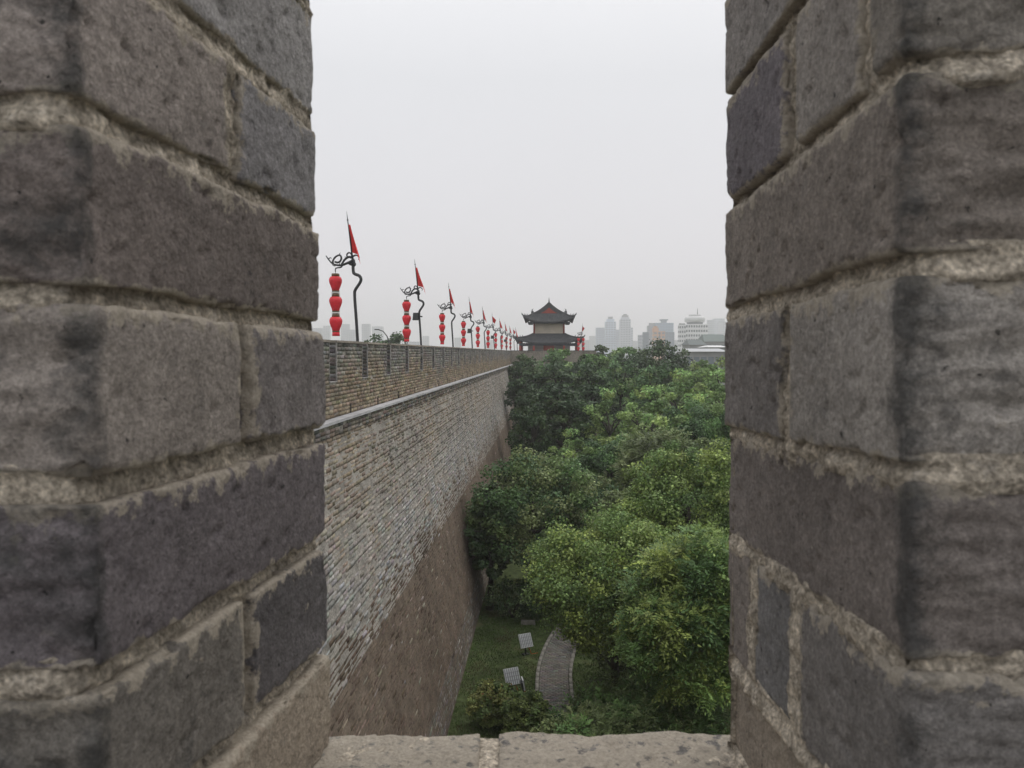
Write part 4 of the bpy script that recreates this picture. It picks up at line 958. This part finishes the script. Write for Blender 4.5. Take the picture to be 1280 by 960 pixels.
def mortar_skin(parent, side, xin, z0, z1, xoff, zoff, rows):
    """rough mortar all round the merlon, just behind the brick faces; fine where it is seen"""
    rc = .0030; cx = -side                               # outward x of the reveal
    u = []
    far_x = -side * 0
    xs = lines(0, 1.15, .004, .12, 0, .06)              # distance from the reveal, into the merlon
    dsv = lines(DN + rc, DF - rc, .0042, 1, 0)
    pts = [(x, DN + rc, 0, -1) for x in xs[::-1]] + [(0, d, 1, 0) for d in dsv[1:-1]] + [(x, DF - rc, 0, 1) for x in lines(0, 1.15, .006, .03, 0, .06)]
    P = np.array(pts); zl = lines(z0, z1, .0042, 3, 0)
    X = P[:, 0] + rc; 
    A, Z = np.meshgrid(np.arange(len(P)), zl, indexing='ij'); A = A.ravel(); Zr = Z.ravel()
    V = np.stack([side * X[A], P[A, 1], Zr], 1)          # local x measured from the reveal, side=+1 for the right merlon
    nr = np.stack([-side * P[A, 2], P[A, 3], 0 * Zr], 1)
    w_ = V + 5. * side
    dsp = .0075 * fbm(w_, 13, 3, 1.) + .0055 * fbm(w_, 55, 4, 2.) + .0022 * fbm(w_, 200, 2, 4.) - .0015
    for ra, rb in zip(rows[:-1], rows[1:]):              # the bed slopes back under the brick above it
        t_ = (Zr - rb[0]) / (ra[1] - rb[0]); k_ = (t_ > -.15) & (t_ < 1.1); dsp[k_] += (.0048 * (1 - np.clip(t_[k_], 0, 1) ** 1.5) - .0025)
    inj = np.zeros(len(Zr), bool)                        # only the joints are filled; behind the bricks it lies deeper
    for ra, rb in zip(rows[:-1], rows[1:]): inj |= (Zr > rb[0] - .008) & (Zr < ra[1] + .008)
    inj |= Zr < rows[-1][1] + .008
    for ra in rows:
        iz = (Zr > ra[1] - .01) & (Zr < ra[0] + .01); kd = ra[2]
        ends = [(.708, .727)] if kd == 'H' else [] if kd == 'S' else [(a[1], b[0]) for a, b in zip(kd[:-1], kd[1:])]
        for a, b in ends: inj |= iz & (P[A, 0] < 1e-6) & (P[A, 1] > a - .008) & (P[A, 1] < b + .008)
        x_ = .205 if kd == 'S' else .42
        while x_ < 1.1: inj |= iz & (P[A, 0] > x_ - rc - .008) & (P[A, 0] < x_ + .018 - rc + .008); x_ += .438
    dsp = np.where(inj, dsp, -.016)
    sc_ = np.abs(P[A, 0]) + np.abs(P[A, 1] - DN - rc); V = V + nr * np.clip(dsp, -.02, .0068)[:, None]
    V[:, 0] += side * .005 * np.exp(-(sc_ / .012) ** 2); V[:, 1] += .005 * np.exp(-(sc_ / .012) ** 2)
    V[:, 0] += xin + xoff(V[:, 1]); V[:, 2] += zoff(V[:, 1])
    i = np.arange(len(P) * len(zl)).reshape(len(P), len(zl)); Q = np.stack([i[:-1, :-1], i[:-1, 1:], i[1:, 1:], i[1:, :-1]], -1).reshape(-1, 4)
    if side < 0: Q = Q[:, ::-1]
    W = L3(V[:, 0], V[:, 1], V[:, 2]); link('mortar', quad_mesh('mortar', W - np.array(parent.location), Q, True), M_mortar, parent)
ZS = at(640, 918, .94)[2] - Z0                          # top of the sill
def merlon(side, label, rows, xin, xoff, zoff):
    base = L3(np.array(side * .6), np.array(.71), np.array(ZS)); e_ = empty('merlon', tuple(base)); tag(e_, label, 'merlon')
    mortar_skin(e_, side, xin, ZS - .004, rows[0][0] + .0, xoff, zoff, rows)
    bpy.context.view_layer.update()
    for ri, (zt, zb, kind, cols, dx) in enumerate(rows):
        def span(a, b): return (xin + side * a + dx, xin + side * b + dx) if side > 0 else (xin + side * b + dx, xin + side * a + dx)
        vs = -side; sk = {(0, 0 if side < 0 else 1)}
        onv = zb < yz(-60)
        if kind == 'S': segs = [(DN, DF, .205, cols[0])]; nxt = .223
        elif kind == 'H': segs = [(DN, .708, .42, cols[0]), (.727, DF, .42, cols[1])]; nxt = .438
        else: segs = [(a, b, .42, c) for (a, b), c in zip(kind, cols)]; nxt = .438
        for k, (a, b, w_, c) in enumerate(segs):
            x0, x1 = span(0, w_)
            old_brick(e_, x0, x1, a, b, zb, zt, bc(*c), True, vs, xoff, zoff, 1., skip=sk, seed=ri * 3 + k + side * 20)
        x = nxt
        while x < 1.1:                                  # the rest of the course, out of the frame
            w_ = min(.42, 1.15 - x)
            for a, b in ((DN, .708), (.727, DF)):
                x0, x1 = span(x, x + w_); old_brick(e_, x0, x1, a, b, zb, zt, vary(bc(92, 88, 85), .12, .03), False, vs, xoff, zoff)
            x += .438
    return e_
xoL = lambda d: (d - DN) * .1155; zoL = lambda d: .007 * (DF - d) / .42
xoR = lambda d: 0 * d + .0; zoR = lambda d: .014 * (DF - d) / .42
Y_ = yz
up = [(Y_(-400) , Y_(-285), 'H', [(95, 92, 90)] * 2, 0), (Y_(-262), Y_(-145), 'S', [(98, 94, 90)], 0), (Y_(-122), Y_(-8 if 0 else -6), 'H', [(95, 90, 86), (96, 95, 96)], 0)]
rowsL = up[:2] + [(Y_(-122), Y_(9), 'H', [(100, 96, 92), (92, 92, 95)], -.004),
    (Y_(20), Y_(146), 'S', [(104, 104, 106)], -.001), (Y_(165), Y_(272), 'H', [(104, 97, 93), (96, 96, 100)], .002),
    (Y_(290), Y_(401), 'S', [(90, 82, 79)], .005), (Y_(415), Y_(533), 'H', [(104, 98, 93), (92, 88, 89)], .011),
    (Y_(553), Y_(667), 'S', [(84, 79, 84)], .009), (Y_(684), Y_(802), 'H', [(88, 85, 80), (76, 74, 78)], .009), (Y_(818), ZS - .003, 'S', [(112, 102, 88)], .013)]
rowsR = [(Y_(-400), Y_(-272), 'H', [(95, 92, 90)] * 2, 0), (Y_(-252), Y_(-140), 'S', [(98, 94, 90)], 0), (Y_(-122), Y_(-14), 'H', [(95, 90, 86), (96, 95, 96)], 0),
    (Y_(2), Y_(118), 'S', [(98, 95, 93)], -.007), (Y_(126), Y_(254), [(DN, .556), (.572, .706), (.726, DF)], [(100, 96, 90), (102, 98, 94), (86, 82, 89)], -.004),
    (Y_(267), Y_(386), 'S', [(98, 91, 85)], -.005), (Y_(402), Y_(533), 'H', [(106, 103, 99), (90, 87, 86)], -.003),
    (Y_(546), Y_(667), 'S', [(90, 84, 81)], .004), (Y_(677), Y_(812), [(DN, .692), (.708, .818), (.836, DF)], [(90, 88, 87), (86, 87, 89), (94, 88, 84)], .004), (Y_(830), ZS - .003, 'S', [(108, 99, 87)], .009)]
merlon(-1, 'weathered grey brick merlon with tan mortar filling the left of the view', rowsL, -.2725, xoL, zoL)
merlon(1, 'weathered grey brick merlon with tan mortar filling the right of the view', rowsR, .2475, xoR, zoR)
# parapet below the crenel
pw = empty('parapet', tuple(L3(np.array(0.), np.array(.71), np.array(-1.65)))); tag(pw, 'brick sill of the crenel at the bottom of the view with a mortar joint', 'parapet')
xj = (612 - 640) * .94 / 1000
zero = lambda d: 0 * d
sx = [(-1.35, -.93), (-.912, -.492), (-.474, xj - .011), (xj + .011, .43), (.448, .868), (.886, 1.3)]
for i, (a, b) in enumerate(sx):
    hi = i in (2, 3)
    for k, (d0, d1) in enumerate(((DN - .01, .712), (.73, .945))):
        if hi and k: old_brick(pw, a, b, d0, d1, ZS - .11, ZS, bc(*((88, 88, 84) if i == 2 else (82, 81, 80))), True, 0, None, None, 1, zfine=1, seed=60 + i)
        else: old_brick(pw, a, b, d0, d1, ZS - .11, ZS, vary(bc(100, 96, 92), .1), False)
z = ZS - .128; r_ = 0
while z > -1.6:
    x = -1.35 - (.21 if r_ % 2 else 0)
    while x < 1.3:
        a, b = max(x, -1.35), min(x + .42, 1.3)
        if b - a > .05:
            for d0, d1 in ((DN - .01, .70), (.73, .93)): old_brick(pw, a, b, d0, d1, z - .105, z, vary(bc(95, 91, 88), .14, .03), False)
        x += .438
    z -= .123; r_ += 1
lx = lines(-.32, .32, .005, 5, 0); ly = lines(.74, .925, .005, 5, 0)
XX, YY = np.meshgrid(lines(-.32, .32, .0045, 5, 0), lines(DN, .938, .0045, 5, 0), indexing='ij'); V = np.stack([XX.ravel(), YY.ravel(), np.full(XX.size, ZS - .003)], 1)
V[:, 2] += .004 * fbm(V, 25, 3) + .003 * fbm(V, 110, 3)
i = np.arange(XX.size).reshape(XX.shape); Q = np.stack([i[:-1, :-1], i[1:, :-1], i[1:, 1:], i[:-1, 1:]], -1).reshape(-1, 4)
pl = np.array(pw.location); o = link('mortar', quad_mesh('mortar', L3(V[:, 0], V[:, 1], V[:, 2]) - pl, Q, True), M_mortar, pw)
m = MB(); m.box(-1.34, 1.29, DN + .003, .918, -1.65, ZS - .02); m.v = [tuple(L3(np.array(v[0]), np.array(v[1]), np.array(v[2])) - pl) for v in m.v]; m.build('mortar_core', M_mortar, pw)
# the bastion we stand on (below and behind the view)
nb = empty('bastion', (2, -4, 0)); tag(nb, 'brick bastion under the crenel we look through, hidden below the sill', 'bastion')
m = MB(); m.box(-7.2 - 2, 9 - 2 + 1.9, -8 + 2, 3.0 + 4, 0, HW, 1.9, 1.95); m.build('brick_body', M_farwall, nb)
m = MB(); m.box(-5.1 - 2, 9 - 2, -5, 4.3, HW + .0, HW + .05); m.build('walkway_paving', M_pave, nb)

# ------------------------------------------------------------------ haze
m = MB(); m.box(-2600, 2600, -2600, 2600, -1, 95)
hz_m = bpy.data.materials.new('haze_air'); hz_m.use_nodes = True; t = hz_m.node_tree; t.nodes.clear()
o_ = t.nodes.new('ShaderNodeOutputMaterial'); v_ = t.nodes.new('ShaderNodeVolumePrincipled')
v_.inputs['Density'].default_value = .0007; v_.inputs['Color'].default_value = (.97, .965, .975, 1); v_.inputs['Anisotropy'].default_value = .45
t.links.new(v_.outputs[0], o_.inputs['Volume'])
tag(m.build('haze', hz_m), kind='stuff')
